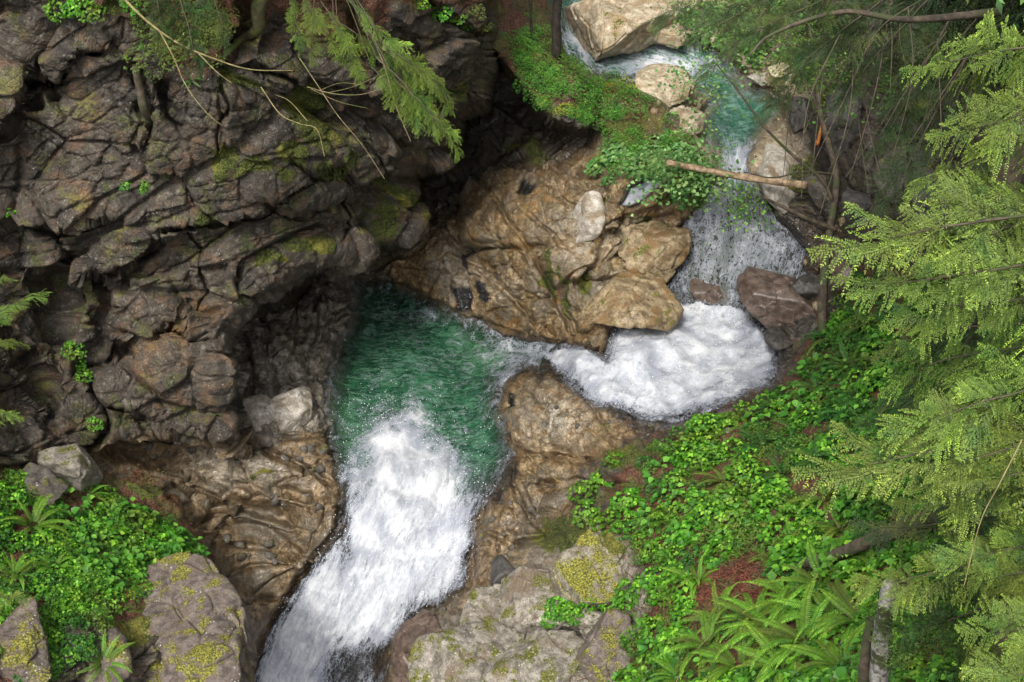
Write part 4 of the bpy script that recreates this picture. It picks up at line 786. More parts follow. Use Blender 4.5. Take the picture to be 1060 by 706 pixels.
# broken rock lying along the shores and at the foot of the walls
def rubble(name, spots, label, mat, seed):
    import bmesh
    r = np.random.default_rng(seed); bm = bmesh.new(); bmesh.ops.create_icosphere(bm, subdivisions=2, radius=1); V0 = np.array([v.co[:] for v in bm.verts]); F0 = np.array([[v.index for v in f.verts] for f in bm.faces]); bm.free(); parts = []
    for a, b, rx, ry, n, smax in spots:
        for _ in range(n):
            x, y = a+r.normal(0, rx), b+r.normal(0, ry); g, nr = ground(x, y); N_ = unit(r.normal(0, 1, (9, 3))); d_ = r.uniform(.6, 1, 9); k = np.maximum(V0 @ N_.T, .02)/d_; rad = np.minimum(1/((k**14).sum(1))**(1/14), 1.15)
            sz = .02+.8*smax*r.uniform(0, 1)**4; V = V0*rad[:, None]*sz*r.uniform(.6, 1.2, 3); parts.append((V @ np.array(Euler(r.uniform(-.5, .5, 3)).to_matrix()).T+np.array(g)+[0, 0, sz*.1], F0))
    V, F, A = merge(parts); tag(link(name, np_mesh(name, V, F, [mat], True)), label, 'rubble', kind='stuff')
rubble('rubble', [(330, 455, 14, 30, 40, .16), (260, 455, 40, 10, 50, .2), (150, 470, 40, 8, 40, .2), (290, 545, 30, 26, 50, .18), (245, 600, 14, 26, 30, .2), (505, 570, 24, 26, 70, .16), (470, 625, 30, 12, 40, .16), (540, 520, 20, 20, 50, .14), (620, 430, 30, 14, 40, .14), (690, 442, 30, 6, 30, .14)], 'broken brown rock and gravel strewn along the ledges', MB_SHADE, 1)
rubble('pale_rubble', [(780, 92, 22, 8, 90, .22), (700, 105, 20, 14, 60, .22), (800, 130, 14, 30, 50, .22), (820, 300, 26, 20, 60, .22), (640, 240, 40, 30, 60, .14), (560, 300, 50, 30, 50, .1), (750, 275, 26, 22, 60, .16), (850, 270, 20, 30, 40, .25)], 'pale stones and gravel strewn beside the upper stream', MB_GOLD, 2)
# ------------------------------------------------------------ ferns and leafy plants
def row(items, fmt):            # names each thing by its order from the left inside its zone
    for i, (px, *rest) in enumerate(sorted(items)): yield i, px, rest, fmt(ORD[i] if i < len(ORD) else str(i))
FERNS = []
G1 = 'sword ferns on the right slope'
Z = [(734, 672, .9), (800, 655, 1.1), (838, 672, 1.1), (766, 694, 1.0), (850, 606, .95), (890, 645, 1.0), (722, 602, .8), (700, 700, .8), (815, 700, 1.0), (782, 640, .9), (820, 625, .95), (868, 690, .9), (745, 640, .75), (860, 640, .95)]
for i, px, (py, s), lb in row(Z, lambda o: f'{o} large bright sword fern from the left at the foot of the right slope'): fern(px, py, s, 'bright', 19, lb, G1, i+1)
Z = [(750, 500, .7), (852, 515, .8), (872, 552, .8), (905, 590, .7), (820, 560, .6)]
for i, px, (py, s), lb in row(Z, lambda o: f'{o} mid-green sword fern from the left around the mossy dead log'): fern(px, py, s, 'bright', 12, lb, G1, i+21)
Z = [(788, 462, .75), (822, 445, .8), (845, 405, .85), (862, 352, .9), (880, 380, .85), (900, 340, .9), (878, 430, .8), (900, 460, .8), (846, 480, .8), (810, 492, .7), (920, 375, .8), (930, 420, .8)]
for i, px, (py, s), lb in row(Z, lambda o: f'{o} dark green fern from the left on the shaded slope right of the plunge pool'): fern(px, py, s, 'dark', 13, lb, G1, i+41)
G2 = 'ferns on the left bank'
Z = [(30, 548, .85), (12, 598, .7), (52, 590, .6), (94, 688, .8), (92, 512, .5)]
for i, px, (py, s), lb in row(Z, lambda o: f'{o} sword fern from the left on the left bank'): fern(px, py, s, 'bright', 12, lb, G2, i+61)
fern(205, 12, .5, 'dark', 9, 'small dark fern hanging at the top of the cliff', None, 80); fern(198, 82, .35, 'dark', 8, 'tiny fern rooted in the cliff below the bare yellow branch', None, 81)
H_ = [  # zone: name, category, kind, label, list
 ('leafy_shrub', 'bright', 'bright green leafy shrub from the left beside the mossy boulder', 'leafy shrubs by the mossy boulder', [(606, 515, 1.0), (628, 500, 1.1), (648, 520, 1.1), (632, 545, .9), (612, 535, .9), (640, 482, .8)]),
 ('leafy_shrub', 'bright', 'bright green shrub from the left below the mossy boulder', 'leafy shrubs below the mossy boulder', [(592, 636, .7), (616, 634, .7), (645, 622, .9), (580, 632, .8), (604, 640, .7), (628, 628, .8), (655, 612, 1.0), (680, 600, .9), (690, 618, .9), (570, 642, .5)]),
 ('leafy_shrub', 'bright', 'bright leafy shrub from the left just under the plunge pool', 'leafy shrubs under the plunge pool', [(705, 470, 1.0), (728, 455, 1.1), (750, 440, 1.0), (772, 428, 1.0), (795, 415, .9), (736, 480, 1.0), (760, 470, 1.0), (808, 430, .9)]),
 ('leafy_shrub', 'bright', 'bright leafy shrub from the left in the middle of the right slope', 'leafy shrubs in the middle of the right slope', [(690, 540, 1.0), (712, 520, 1.1), (735, 535, 1.1), (718, 555, 1.0), (690, 570, .9), (755, 525, 1.0), (775, 510, 1.0), (665, 560, .7), (700, 500, .9), (780, 540, .9)]),
 ('leafy_shrub', 'bright', 'green leafy shrub from the left along the bottom of the right slope', 'leafy shrubs along the bottom', [(652, 668, .8), (680, 655, .9), (700, 672, 1.0), (675, 690, .9), (712, 640, .9), (655, 700, .7)]),
 ('leafy_shrub', 'bright', 'vivid green plant from the left in the thicket on the left bank', 'vivid green plants on the left bank', [(118, 560, 1.2), (140, 545, 1.25), (165, 560, 1.25), (150, 585, 1.2), (185, 578, .9), (130, 590, 1.0), (170, 592, 1.0), (100, 545, .9), (112, 525, .8), (200, 590, .6)]),
 ('leafy_shrub', 'bright', 'leafy plant from the left low on the left bank', 'leafy plants low on the left bank', [(62, 640, .9), (72, 622, .8), (48, 665, .8), (80, 605, .8), (236, 618, .9), (238, 634, .7), (60, 570, .8), (10, 520, .9), (20, 500, .7), (75, 555, .8)]),
 ('leafy_shrub', 'cool', 'pale green broad-leaved shrub from the left on the bank above the tan wall', 'broad-leaved shrubs above the tan wall', [(618, 172, .9), (636, 165, 1.0), (655, 172, 1.1), (672, 160, 1.0), (690, 175, 1.1), (705, 160, 1.0), (700, 195, .8), (718, 180, .9), (628, 186, .7), (680, 145, .9), (705, 210, .7)]),
 ('leafy_shrub', 'fine', 'green shrub from the left on the mound above the dark recess', 'green shrubs on the mound', [(538, 48, .9), (556, 62, 1.0), (572, 50, 1.0), (585, 68, 1.1), (600, 80, 1.1), (615, 92, 1.0), (590, 92, 1.0), (575, 85, .9), (630, 82, .9), (605, 105, .9), (626, 108, .9), (640, 98, .9), (560, 80, .9), (545, 66, .8)]),
 ('leafy_shrub', 'yellow', 'yellow-green bush from the left at the stream end of the mound', 'yellow-green bushes on the mound', [(632, 92, .8), (645, 84, .9), (655, 92, .8), (585, 112, .7), (600, 118, .6), (560, 104, .7), (575, 118, .5)]),
 ('small_plant', 'bright', 'small green plant from the left rooted on the cliff face', 'small plants on the cliff face', [(15, 223, .5), (128, 190, .45), (150, 190, .35), (80, 360, .7), (84, 392, .6), (100, 455, .8), (88, 378, .5), (94, 440, .5), (148, 195, .3), (92, 300, .4)]),
 ('leafy_shrub', 'bright', 'green bush from the left along the top of the cliff', 'green bushes on top of the cliff', [(68, 8, .9), (84, 4, .9), (98, 10, .8), (140, 5, .8), (470, 18, .7), (480, 25, .6), (455, 12, .7), (430, 5, .6)]),
 ('leafy_shrub', 'olive', 'dull olive bush from the left along the top of the cliff', 'olive bushes on top of the cliff', [(150, 30, 1.0), (165, 48, 1.0), (180, 62, .9), (200, 50, .9), (150, 60, .9), (220, 30, .8), (490, 12, .8), (505, 30, .7), (185, 40, .9)]),
 ('small_plant', 'yellow', 'small yellow-green plant from the left beside the big mauve boulder', 'yellow-green plants by the bottom left boulder', [(150, 620, .55), (176, 606, .6), (182, 615, .5), (130, 618, .5), (228, 650, .7), (480, 640, .6), (462, 646, .4)]),
 ('leafy_shrub', 'olive', 'olive feathery bush from the left above the red needle litter', 'feathery olive bushes', [(740, 560, 1.1), (765, 572, 1.1), (790, 560, 1.1), (815, 568, 1.0), (748, 575, .8), (800, 575, .9), (775, 550, 1.0), (835, 560, .9)]),
 ('leafy_shrub', 'cool', 'green shrub from the left among the rocks beyond the upper stream', 'shrubs beyond the upper stream', [(712, 18, 1.1), (735, 10, 1.2), (760, 20, 1.2), (780, 40, 1.2), (725, 38, 1.0), (750, 50, 1.1), (800, 20, 1.2), (815, 60, 1.0), (700, 55, .7), (770, 62, 1.0)]),
 ('leafy_shrub', 'olive', 'olive shrub from the left beside the broken stump', 'olive shrubs by the broken stump', [(825, 85, 1.0), (838, 100, .8), (820, 170, .9), (815, 185, .8), (845, 72, 1.0), (850, 95, .9), (865, 60, 1.0), (828, 160, .7)]),
]
sd = 0
for nm, kind, txt, grp, items in H_:
    for i, px, (py, s), lb in row(items, lambda o: f'{o} {txt}'):
        sd += 1; herb(nm, px, py, s, kind, lb, 'shrub' if nm == 'leafy_shrub' else 'plant', grp, sd)
# ---- undergrowth nobody could count: one mesh per carpet
AVOID = [(734,665,20),(800,645,26),(838,655,26),(766,680,22),(850,594,24),(890,628,24),(722,595,16),(768,612,44),(700,640,14),(700,528,14),(752,492,16),(852,510,20),(872,545,20),(905,590,18),(30,540,22),(12,592,14),(94,682,18),(860,690,20)]
def carpet(name, zones, label, mat, kinds, dens, seed, avoid=None):
    r = np.random.default_rng(seed); parts = []
    for poly, n, lo, hi in zones:
        p = np.array(poly, float); x0, y0 = p.min(0); x1, y1 = p.max(0); k = 0; tries = 0
        while k < n*dens and tries < 20000:
            tries += 1; a, b = r.uniform(x0, x1), r.uniform(y0, y1)
            if not inside(np.array([a]), np.array([b]), poly)[0]: continue
            if avoid and min(math.hypot(a-fx, (b-fy)*1.2)-fr for fx, fy, fr in avoid) < 0: continue
            g, nr = ground(a, b); src = HB[kinds[r.integers(len(kinds))]][r.integers(4)][2]
            parts.append(bake(src, np.array(g)-[0, 0, .05], r.uniform(0, 6.28), r.uniform(lo, hi), Vector((nr.x*.6, nr.y*.6, 1)).to_track_quat('Z', 'Y').to_euler())); k += 1
    o = link(name, mesh_of(name, parts, mat)); tag(o, label, 'undergrowth', kind='stuff'); return o
ZR = [(660,470),(720,440),(790,420),(830,390),(850,350),(900,300),(1100,280),(1100,760),(650,760),(650,660),(690,600),(645,550),(640,490)]
carpet('undergrowth', [(ZR, 270, .35, 1.3), ([(60,560),(110,500),(200,560),(210,600),(120,625),(60,700),(-40,700),(-40,490),(60,490)], 150, .4, .85)], 'low bright green leaves covering the forest floor on both banks', M_LEAF, ['bright'], 1, 5, AVOID)
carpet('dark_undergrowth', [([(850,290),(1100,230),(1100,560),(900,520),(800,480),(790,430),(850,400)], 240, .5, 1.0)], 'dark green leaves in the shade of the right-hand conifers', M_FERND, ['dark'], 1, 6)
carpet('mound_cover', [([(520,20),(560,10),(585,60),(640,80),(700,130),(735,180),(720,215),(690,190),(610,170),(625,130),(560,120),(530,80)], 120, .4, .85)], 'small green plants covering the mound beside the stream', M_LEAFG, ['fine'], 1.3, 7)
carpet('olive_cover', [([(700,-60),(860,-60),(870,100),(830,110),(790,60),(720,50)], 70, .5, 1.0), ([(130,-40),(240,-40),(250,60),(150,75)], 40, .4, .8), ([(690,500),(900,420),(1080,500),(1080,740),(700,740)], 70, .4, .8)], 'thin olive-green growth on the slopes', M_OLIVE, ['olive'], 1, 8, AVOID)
carpet('shaded_leaves', [(ZR, 260, .5, 1.1), ([(60,560),(110,500),(200,560),(210,600),(120,625),(60,700),(-40,700),(-40,490),(60,490)], 70, .5, .9)], 'darker leaves under the bright undergrowth', M_FERND, ['dark', 'fine'], 1, 55, AVOID)  # darker leaf colour stands in for shadow between the bright plants
carpet('fine_cover', [(ZR, 170, .4, 1.1), ([(60,560),(110,500),(200,560),(210,600),(120,625),(60,700),(-40,700),(-40,490),(60,490)], 50, .4, .9)], 'fine-leaved plants mixed through the undergrowth', M_LEAFG, ['fine'], 1, 56, AVOID)
carpet('broad_leaves', [(ZR, 80, .5, 1.0), ([(90,500),(200,560),(210,600),(100,610),(40,560)], 40, .6, 1.0), ([(800,400),(900,330),(1000,500),(900,520)], 30, .6, 1.0)], 'broad toothed leaves standing above the undergrowth', M_LEAFW, ['broad'], 1, 57, AVOID)
# low feathery ferns between them
def frond_carpet(name, zones, label, mat, seed, avoid=()):
    r = np.random.default_rng(seed); parts = []; base = []
    for i in range(4):
        me = frond_mesh(800+i, 1.0, mat, 16, .13, .5+.1*i); V = np.zeros(len(me.vertices)*3, np.float32); me.vertices.foreach_get('co', V); F = np.array([p.vertices[:] for p in me.polygons]); A = np.zeros(len(V)//3, np.float32); me.attributes['v'].data.foreach_get('value', A); base.append([(V.reshape(-1, 3), F, A)]); bpy.data.meshes.remove(me)
    for poly, n, lo, hi in zones:
        p = np.array(poly, float); x0, y0 = p.min(0); x1, y1 = p.max(0); k = 0
        while k < n:
            a, b = r.uniform(x0, x1), r.uniform(y0, y1)
            if not inside(np.array([a]), np.array([b]), poly)[0]: continue
            if any(math.hypot(a-fx, (b-fy)*1.2) < fr for fx, fy, fr in avoid): continue
            g, nr = ground(a, b); t0 = r.uniform(0, 6.28); s_ = r.uniform(lo, hi); q = Vector((nr.x*.6, nr.y*.6, 1)).to_track_quat('Z', 'Y').to_euler(); k += 1
            for j in range(6): parts.append(bake(base[r.integers(4)], g, t0+j*1.05+r.uniform(-.3, .3), s_*r.uniform(.7, 1.1), q))
    o = link(name, mesh_of(name, parts, mat)); tag(o, label, 'undergrowth', kind='stuff')
frond_carpet('fern_cover', [(ZR, 110, .3, .7), ([(60,560),(110,500),(200,560),(210,600),(120,625),(60,700),(-20,700),(-20,490),(60,490)], 26, .3, .6)], 'small feathery ferns scattered through the undergrowth', M_FERN, 21, AVOID)
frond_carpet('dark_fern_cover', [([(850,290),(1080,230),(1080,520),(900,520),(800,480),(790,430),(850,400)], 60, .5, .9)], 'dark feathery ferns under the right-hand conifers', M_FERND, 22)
# fallen needles
def litter(name, spots, label, seed):
    r = np.random.default_rng(seed); P_, D_, L_ = [], [], []
    for a, b, rx, ry, n in spots:
        for _ in range(n):
            g, nr = ground(a+r.normal(0, rx), b+r.normal(0, ry)); P_.append(np.array(g)+[0, 0, r.uniform(.0, .06)]); D_.append(r.normal(0, 1, 3)*[1, 1, .25]); L_.append(r.uniform(.06, .22))
    P_, D_, L_ = np.array(P_), np.array(D_), np.array(L_); N_ = r.normal(0, .4, P_.shape)+[0, 0, 1]
    o = link(name, mesh_of(name, [leaves(P_, D_, N_, L_, .022, r.uniform(0, 1, len(P_)))], M_LITTER)); tag(o, label, 'litter', kind='stuff')
litter('needle_litter', [(768, 614, 26, 15, 3600), (700, 525, 22, 12, 600), (680, 630, 20, 10, 400), (790, 680, 60, 20, 900), (860, 690, 30, 14, 500), (940, 690, 30, 14, 500), (155, 485, 14, 10, 250), (225, 588, 10, 8, 200), (240, 8, 26, 12, 400), (820, 440, 40, 20, 400), (720, 560, 60, 50, 1500), (900, 600, 50, 50, 900), (110, 580, 50, 40, 600)], 'rust-red fallen needles and dead fronds lying on the forest floor', 11)
# ------------------------------------------------------------ trees, boughs, logs and twigs
def pt(px, py, d): return Vector(at_d(px, py, d))
def trunk(root, a, b, r0, r1, mat, n=16, wob=.02, seg=10):
    L = (Vector(b)-Vector(a)).length; pts = [Vector(a).lerp(Vector(b), k/(n-1))+Vector((random.gauss(0, wob), random.gauss(0, wob), 0)) for k in range(n)]
    V, F = tube([tuple(p-root.location) for p in pts], np.linspace(r0, r1, n), seg, .06)
    return link('trunk', mesh_of('trunk', [(V, F)], mat), root)
def ground_below(x, y):
    V = PT.reshape(-1, 3); d = (V[:, 0]-x)**2+(V[:, 1]-y)**2; return float(V[np.argmin(d), 2])
def conifer(name, X_, Y_, ztop, r0, label, limbs, mat=None, group=None, shade=False):
    zb = ground_below(X_, Y_)-.3; root = empty(name, (X_, Y_, zb)); tag(root, label, 'tree', group); trunk(root, (X_, Y_, zb), (X_+.1, Y_, ztop), r0, r0*.35, mat or M_BARK)
    for (za, tip, var, sw, roll) in limbs:
        place_limb(root, (X_, Y_, za), tip, var, sw, shade, roll)
    return root
def zfor(X_, Y_, py):       # height at which the vertical X_,Y_ crosses photo row py
    t = (353-py)/FPX; a, b = math.cos(PITCH), math.sin(PITCH); return 28+Y_*(t*a-b)/(a+t*b)
# near hemlock whose boughs fill the right edge
def near_tree(px, py, d, label, tips, seed, r0=.16, ztop=27.0, shade=False):
    r = random.Random(seed); b = pt(px, py, d); L_ = []
    for (tx, ty, td, rise, var, sw) in tips:
        tip = pt(tx, ty, td); L_.append((zfor(b.x, b.y, ty)+rise, tip, var, sw, r.uniform(-.75, -.2)))
    return conifer('hemlock_tree', b.x, b.y, ztop, r0, label, L_, shade=shade)
near_tree(1160, 300, 15.5, 'hemlock at the right edge whose yellow-green boughs reach farthest over the gorge',
  [(985, 72, 15.0, .5, 0, 1.0), (1020, 58, 15.6, .6, 1, .9), (1010, 125, 14.6, .4, 3, 1.0), (925, 243, 14.4, .35, 2, 1.0), (965, 222, 15.4, .5, 4, .9), (945, 285, 14.8, .3, 5, .9), (965, 325, 15.6, .4, 1, 1.0), (975, 160, 15.4, .5, 4, .9)], 3)
near_tree(1180, 500, 16.5, 'hemlock at the lower right with drooping boughs above the dead log',
  [(905, 478, 16.0, .5, 2, 1.0), (975, 412, 15.6, .6, 4, 1.0), (960, 380, 17.0, .6, 1, .9), (1010, 460, 15.6, .4, 5, 1.0), (975, 510, 16.8, .4, 3, .9), (1040, 500, 15.6, .5, 0, 1.0), (1025, 570, 16.4, .5, 4, 1.0), (930, 592, 17.8, .6, 4, .8)], 5)
near_tree(1210, 640, 15.0, 'hemlock in the bottom right corner with dense olive boughs',
  [(1020, 605, 16.0, .5, 1, 1.0), (1035, 655, 15.4, .5, 3, 1.0), (1010, 655, 16.6, .6, 4, 1.0), (1050, 705, 14.8, .5, 0, 1.1), (1025, 695, 16.2, .5, 2, 1.0)], 7)
near_tree(1200, 420, 19.5, 'darker hemlock standing behind the bright boughs on the right',
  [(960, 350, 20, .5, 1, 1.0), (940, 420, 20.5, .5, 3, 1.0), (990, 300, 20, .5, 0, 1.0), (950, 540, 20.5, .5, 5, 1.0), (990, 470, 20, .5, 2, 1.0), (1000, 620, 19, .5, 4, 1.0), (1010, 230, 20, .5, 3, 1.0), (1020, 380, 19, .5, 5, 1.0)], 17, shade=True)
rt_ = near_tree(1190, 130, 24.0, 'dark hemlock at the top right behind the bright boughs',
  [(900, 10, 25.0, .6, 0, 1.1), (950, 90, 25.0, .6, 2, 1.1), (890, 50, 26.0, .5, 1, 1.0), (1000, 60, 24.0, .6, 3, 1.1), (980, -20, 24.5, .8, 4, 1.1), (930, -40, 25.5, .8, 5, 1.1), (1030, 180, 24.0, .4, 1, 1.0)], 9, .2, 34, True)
# limbs added to its crown, unseen above the picture, to shade the gorge's right side
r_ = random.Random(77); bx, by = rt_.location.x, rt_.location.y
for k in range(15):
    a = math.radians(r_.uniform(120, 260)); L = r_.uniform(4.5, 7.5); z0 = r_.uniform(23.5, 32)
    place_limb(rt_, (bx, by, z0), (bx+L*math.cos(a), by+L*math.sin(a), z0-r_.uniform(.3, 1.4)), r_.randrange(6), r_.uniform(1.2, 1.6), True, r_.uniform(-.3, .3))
# ---- the small crooked tree leaning over the plunge pool
def curve_obj(name, pts, r0, r1, mat, parent=None, seg=7, n=22, bump_=.05, fork=()):
    parts = [tube(spline(pts, n), np.linspace(r0, r1, n), seg, bump_)]
    for fp, a, b in fork: parts.append(tube(spline(fp, 10), np.linspace(a, b, 10), 5, bump_))
    V, F, A = merge(parts); o0 = Vector(V[0]) if parent is None else parent.location
    o = link(name, np_mesh(name, V-np.array(o0), F, [mat], True, {'v': A}), parent)
    if parent is None: o.location = o0
    return o
def gpt(px, py, off=0.0):
    g, n = ground(px, py); return tuple(g+Vector((0, 0, off)))
def dg(px, py): return float((np.array(ground(px, py)[0])-CAM) @ FW)
def near(px, py, back=0.0, ref=None):      # point in front of the ground by back metres
    d = dg(*(ref or (px, py)))-back; return tuple(at_d(px, py, d))
d0 = dg(853, 358)
base = Vector(gpt(853, 358, -.1)); root = empty('crooked_tree', base); tag(root, 'small crooked tree leaning beside the upper cascade, thin bare trunk', 'tree')
q = lambda x, y, dd=0: tuple(at_d(x, y, d0+dd))
curve_obj('trunk', [tuple(base), q(851, 330), q(852, 295), q(857, 250), q(863, 215), q(866, 180), q(858, 150), q(848, 110), q(845, 70), q(838, 30), q(830, -30)], .15, .05, M_BARK, root)
for k, (pts, a, b) in enumerate([([q(864, 212), q(850, 185, -.3), q(820, 160, -.6), q(790, 130, -1), q(765, 95, -1.2), q(738, 62, -1.5)], .06, .018), ([q(866, 238), q(840, 228, -.3), q(808, 213, -.5), q(785, 202, -.8)], .08, .03),
    ([q(862, 180), q(830, 178, -.4), q(800, 184, -.8), q(770, 178, -1.2)], .04, .012), ([q(850, 118), q(822, 60, -.4), q(805, 30, -.6), q(790, -10, -1)], .05, .02), ([q(846, 90), q(880, 60, -.3), q(940, 45, -.6), q(1000, 20, -1)], .06, .02)]):
    curve_obj('branch', pts, a, b, M_BARK, root, 6)
def sprig(root, pts, kind, nleaf, spread, size, mat, seed):
    """leaves strung along a thin branch"""
    r = np.random.default_rng(seed); p = spline(pts, 20); idx = r.uniform(2, 19, nleaf); c = np.stack([np.interp(idx, np.arange(20), p[:, k]) for k in range(3)], 1)+r.normal(0, spread, (nleaf, 3))*[1, 1, .35]
    d = unit(r.normal(0, 1, (nleaf, 3))*[1, 1, .25]-[0, 0, .25]); nn = unit(r.normal(0, .35, (nleaf, 3))+[0, 0, 1]); sz = size*r.uniform(.6, 1.2, nleaf)
    V, F, A = leaves(c, d, nn, sz, sz*kind, r.uniform(.2, 1, nleaf), .15); V = V-np.array(root.location)
    return link('foliage', np_mesh('foliage', V, F, [mat], True, {'v': A}), root)
sprig(root, [q(800, 60, -.8), q(830, 70, -.5), q(870, 90, -.4), q(850, 130, -.3)], .55, 500, .45, .07, M_OLIVE, 1)
sprig(root, [q(850, 20, -.8), q(820, 10, -.5), q(780, -10, -.4), q(740, 0, -.3)], .55, 700, .6, .08, M_OLIVE, 2)
# maple saplings whose leaves hang over the stream
def sapling(name, base_px, tips, label, mat, seed, size=.13, n=260, spread=.35, wid=1.0, up=1.2):
    b = Vector(gpt(*base_px, -.1)); r = random.Random(seed); root = empty(name, b); tag(root, label, 'sapling'); d = dg(*base_px)
    curve_obj('stem', [tuple(b), tuple(b+Vector((.1, -.2, up*.6))), tuple(b+Vector((.15, -.3, up)))], .035, .02, M_BARK, root, 5, 8)
    for (x, y, dd) in tips:
        t = Vector(at_d(x, y, d+dd)); s0 = b+Vector((.15, -.3, up)); m = s0.lerp(t, .5)+Vector((0, 0, .15)); pts = [tuple(s0), tuple(m), tuple(t)]
        curve_obj('branch', pts, .018, .005, M_TWIG, root, 4, 10); sprig(root, pts, wid, n, spread, size*.8, mat, seed+int(x))
    return root
sapling('maple_sapling', (722, 200), [(690, 185, -2.2), (640, 165, -2.5), (735, 190, -2.2), (710, 130, -2.4), (660, 205, -2.0), (750, 215, -2.2)], 'maple sapling spreading flat pale leaves over the stream left of the fallen log', M_LEAFB, 4, .15, 260, .45)
sapling('maple_sapling', (705, 118), [(735, 85, -2.5), (705, 70, -2.8), (750, 110, -2.6), (760, 60, -3)], 'thin maple sapling with leaves hanging across the turquoise pool', M_LEAFB, 14, .13, 120, .5)
sapling('maple_sapling', (800, 20), [(730, 15, -3), (760, 30, -3), (710, 35, -3), (790, 50, -3), (770, 0, -3), (820, 30, -3)], 'leafy sapling leaning across the boulders beyond the upper stream', M_LEAFB, 24, .15, 240, .7)
sapling('maple_sapling', (770, 205), [(765, 215, -1.2), (790, 235, -1.0), (755, 235, -1.0)], 'low green sapling drooping in front of the upper cascade', M_LEAF, 34, .10, 150, .3, up=.6)
# logs
o = curve_obj('fallen_log', [near(690, 168, 2.9, (735, 190)), near(735, 177, 2.6, (735, 190)), near(775, 184, 2.0, (775, 195)), near(835, 192, .6, (835, 192))], .085, .115, M_LOG, None, 10, 30, .13); tag(o, 'pale barkless log fallen across the stream above the upper cascade', 'log')
o = curve_obj('dead_log', [near(830, 584, .5), near(870, 572, .9), near(912, 555, 1.2), near(962, 536, 1.4)], .09, .17, M_BARK, None, 9, 26, .08); tag(o, 'mossy dead log lying across the right slope among the ferns', 'log')
b = Vector(gpt(908, 735, -.3)); root = empty('mossy_snag', b); tag(root, 'white-patched mossy trunk standing at the bottom right behind the ferns', 'tree trunk')
db = dg(908, 735); curve_obj('trunk', [tuple(b), tuple(at_d(910, 690, db-.9)), tuple(at_d(915, 640, db-1.9)), tuple(at_d(921, 605, db-2.5))], .16, .10, M_BARKP, root, 10, 20, .07)
curve_obj('side_stem', [tuple(b+Vector((-.25, 0, 0))), tuple(at_d(895, 680, db-1.0)), tuple(at_d(901, 640, db-1.6))], .10, .05, M_BARK, root, 7, 12, .07)
# broken stump with the orange scar
b = Vector(gpt(848, 175, -.2)); root = empty('broken_stump', b); tag(root, 'dark broken stump with an orange scar beside the crooked tree', 'stump')
db = dg(848, 175); curve_obj('trunk', [tuple(b), tuple(at_d(850, 150, db-.4)), tuple(at_d(848, 118, db-.8))], .32, .24, M_BARKD, root, 9, 12, .12)
M_SCAR = bark_mat('orange_wood', (.32, .10, .02), (.62, .24, .07)); curve_obj('scar', [tuple(at_d(846, 150, db-.95)), tuple(at_d(849, 138, db-1.1)), tuple(at_d(851, 124, db-1.15))], .07, .03, M_SCAR, root, 6, 8, .2)
# dark straight trunks beyond
def bare_trunk(name, px, py_base, py_top, r0, label, mat, ref=None, d=None, branches=()):
    b = Vector(gpt(px, py_base, -.2)) if d is None else pt(px, py_base, d); root = empty(name, b); tag(root, label, 'tree'); zt = zfor(b.x, b.y, py_top)
    trunk(root, b, (b.x, b.y, zt), r0, r0*.8, mat, 12, .015)
    for pts, a, c in branches: curve_obj('branch', pts, a, c, mat, root, 5, 12)
    return root
bare_trunk('bare_tree', 575, 58, -90, .16, 'dark straight tree trunk standing on the mound beside the upper stream', M_BARKD)
bare_trunk('bare_tree', 549, 40, -60, .05, 'thin dark stem just left of the straight trunk on the mound', M_BARKD)
b = pt(1040, 190, 22); rt = empty('old_tree', b); tag(rt, 'brown trunk at the top right edge with a long horizontal dead limb', 'tree'); trunk(rt, (b.x, b.y, b.z-3), (b.x, b.y, 27.5), .24, .18, M_BARK)
curve_obj('branch', [tuple(at_d(1035, 12, 21.6)), tuple(at_d(980, 18, 21.4)), tuple(at_d(930, 20, 21.2)), tuple(at_d(870, 12, 21.0)), tuple(at_d(800, 35, 20.8)), tuple(at_d(775, 58, 20.6))], .07, .015, M_BARK, rt, 6, 20)
r_ = random.Random(5)
for k in range(26):
    x0 = r_.uniform(860, 1020); y0 = r_.uniform(-10, 40); dd = r_.uniform(21, 25); x1 = x0-r_.uniform(-10, 90); y1 = y0+r_.uniform(60, 190)
    curve_obj('branch', [tuple(at_d(x0, y0, dd)), tuple(at_d((x0+x1)/2+r_.uniform(-18, 18), (y0+y1)/2-10, dd-.3)), tuple(at_d(x1, y1, dd-.5))], .014, .005, M_BARK, rt, 4, 12)
# boughs hanging over the top of the left cliff
def hanging(label, base, tips, seed, mat_shade=False, sw=1.0):
    """a limb with short side boughs: tips are (from x,y, to x,y, distance, variant)"""
    b = Vector(base); root = empty('hanging_bough', b); tag(root, label, 'bough'); r = random.Random(seed)
    for (x0, y0, x1, y1, d, var) in tips:
        a = pt(x0, y0, d+r.uniform(-.3, .3)); place_limb(root, a, pt(x1, y1, d), var, sw, mat_shade, r.uniform(-.3, .3))
        if (a-b).length > .3: curve_obj('branch', [tuple(b), tuple(b.lerp(a, .5)+Vector((0, 0, .15))), tuple(a)], .014, .010, M_BARK, root, 5, 8)
    return root
hanging('green hemlock bough hanging over the cliff above the dark recess', at_d(345, -30, 30), [(400, 70, 462, 128, 29.8, 2), (410, 85, 470, 140, 29.6, 4), (390, 60, 452, 118, 29.5, 5), (400, 50, 462, 88, 29.7, 3), (395, 50, 460, 100, 30, 0), (380, 35, 440, 74, 30.3, 1), (385, 70, 430, 118, 30, 3), (345, 20, 395, 50, 30.3, 5), (325, 0, 320, 52, 30.4, 4), (350, 30, 372, 78, 30.4, 1)], 3, False, 1.0)
hanging('tip of a yellow-green conifer bough at the left edge', at_d(-75, 330, 20), [(-40, 350, 30, 306, 20, 0), (-40, 360, 14, 350, 20, 3), (-50, 300, 4, 288, 20.3, 1)], 4)
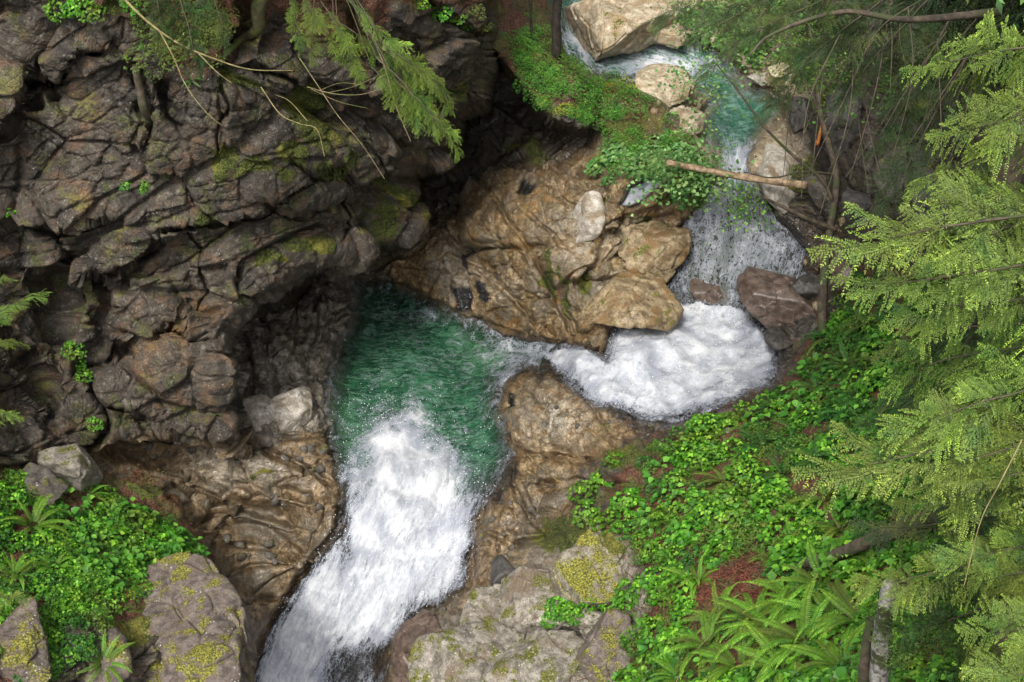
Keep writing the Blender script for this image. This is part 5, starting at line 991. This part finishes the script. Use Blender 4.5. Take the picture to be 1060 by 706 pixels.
hanging('small pale conifer tip low at the left edge', at_d(-60, 440, 20), [(-40, 430, 10, 428, 20, 2)], 5)
hanging('yellowish conifer sprig at the left edge above the ferns', at_d(-60, 600, 22), [(-30, 620, 14, 618, 22, 4)], 6)
hanging('dull hemlock boughs hanging at the top left of the cliff', at_d(150, -50, 29), [(180, -20, 205, 60, 29, 1), (160, -20, 170, 40, 29, 3), (215, -20, 235, 40, 29.2, 5)], 7, True)
# bare twigs
def twig(pts, r0, r1, mat, label, fork=(), cat='twig'):
    o = curve_obj('bare_twig', pts, r0, r1, mat, None, 5, 26, .05, fork); tag(o, label, cat); return o
P3 = lambda L_, d: [tuple(at_d(x, y, d)) for x, y in L_]
twig(P3([(118, -12), (150, 20), (185, 45), (225, 62), (260, 72), (303, 73)], 29), .032, .009, M_TWIGY, 'long bare yellow branch arching across the top of the cliff', [(P3([(165, 32), (180, 60), (192, 88), (212, 115), (230, 130)], 29), .016, .006), (P3([(205, 55), (225, 75), (240, 86)], 29), .015, .006)])
twig(P3([(310, 60), (330, 90), (350, 120), (375, 150), (398, 185)], 29.5), .013, .006, M_TWIG, 'thin bare twig hanging down the mossy cliff face')
twig(P3([(270, 90), (290, 118), (310, 128), (328, 134), (336, 162)], 30), .014, .007, M_TWIGY, 'pale curling twig in front of the mossy cliff', [(P3([(318, 125), (300, 105), (285, 98)], 30), .01, .005)])
twig(P3([(385, 35), (400, 75), (410, 110), (425, 146)], 30), .02, .008, M_TWIG, 'thin twig hanging through the green hemlock bough')
twig(P3([(1058, 455), (1035, 500), (1015, 540), (998, 606)], 13), .009, .004, M_TWIGY, 'thin bent yellow twig in front of the lower right boughs')
twig(P3([(545, 470), (562, 485), (585, 505), (597, 520)], dg(570, 495)-.3), .012, .012, M_TWIGY, 'pale stick lying on the orange rock right of the green pool')
twig(P3([(700, 706), (715, 680), (738, 655)], dg(715, 680)-.7), .014, .008, M_TWIG, 'thin grass-coloured stick between the ferns at the bottom')
# roots and stems at the top of the cliff
M_MOSSB = bark_mat('mossy_bark', (.03, .03, .012), (.10, .085, .035), (.09, .11, .02))
def cgp(x, y, off=.1): g, n = ground(x, y); return tuple(g+n*off)
o = curve_obj('tree_root', [cgp(272, -15), cgp(268, 10, .2), cgp(266, 32, .2), cgp(250, 46, .15), cgp(236, 58, .05)], .20, .07, M_MOSSB, None, 8, 20, .08); tag(o, 'mossy tree root gripping the top of the cliff', 'root')
o = curve_obj('tree_root', [cgp(140, 68), cgp(147, 90, .2), cgp(152, 110, .2), cgp(155, 130, .1)], .10, .12, M_BARK, None, 8, 16, .08); tag(o, 'short grey root stub hanging in the cleft of the cliff', 'root')
# foliage on the old tree's limb, hanging across the far stream
for k, (x0, y0, x1, y1, d, v_) in enumerate([(900, -20, 790, 30, 21, 1), (880, -30, 740, 20, 22, 3), (930, -10, 830, 70, 21.5, 0), (860, -50, 705, -5, 23, 4), (900, 10, 800, 95, 22.5, 6), (960, 0, 880, 90, 23, 2), (990, 10, 920, 130, 23.5, 5), (820, 10, 735, 62, 21.5, 7), (1000, 60, 930, 190, 24, 3)]):
    place_limb(rt, at_d(x0, y0, d), pt(x1, y1, d+.2), v_, .9, True, -.3)
r_ = np.random.default_rng(8)
sprig(rt, [tuple(at_d(720, 20, 24)), tuple(at_d(760, 45, 24)), tuple(at_d(830, 55, 24)), tuple(at_d(870, 100, 24))], .6, 900, .4, .075, M_LEAFG, 41)
sprig(rt, [tuple(at_d(700, -10, 25)), tuple(at_d(760, 5, 25)), tuple(at_d(820, 30, 25)), tuple(at_d(850, 70, 25))], .5, 900, .4, .07, M_OLIVE, 42)
# more hanging twigs over the cliff
hanging('small green hemlock sprays hanging from the cliff top beside the mossy root', at_d(300, -40, 29.5), [(310, -5, 345, 40, 29.5, 7), (335, 5, 372, 60, 29.6, 8), (300, -10, 312, 45, 29.5, 6), (360, 0, 410, 45, 29.7, 6)], 12, False, .8)
twig(P3([(318, 90), (345, 97), (372, 98), (395, 92)], 29.8), .012, .006, M_TWIG, 'tangle of thin brown twigs behind the green hemlock bough', [(P3([(322, 92), (350, 105), (380, 112)], 29.8), .008, .004), (P3([(340, 96), (365, 90), (388, 80)], 29.8), .008, .004), (P3([(330, 94), (352, 86), (376, 88)], 29.8), .007, .004)])
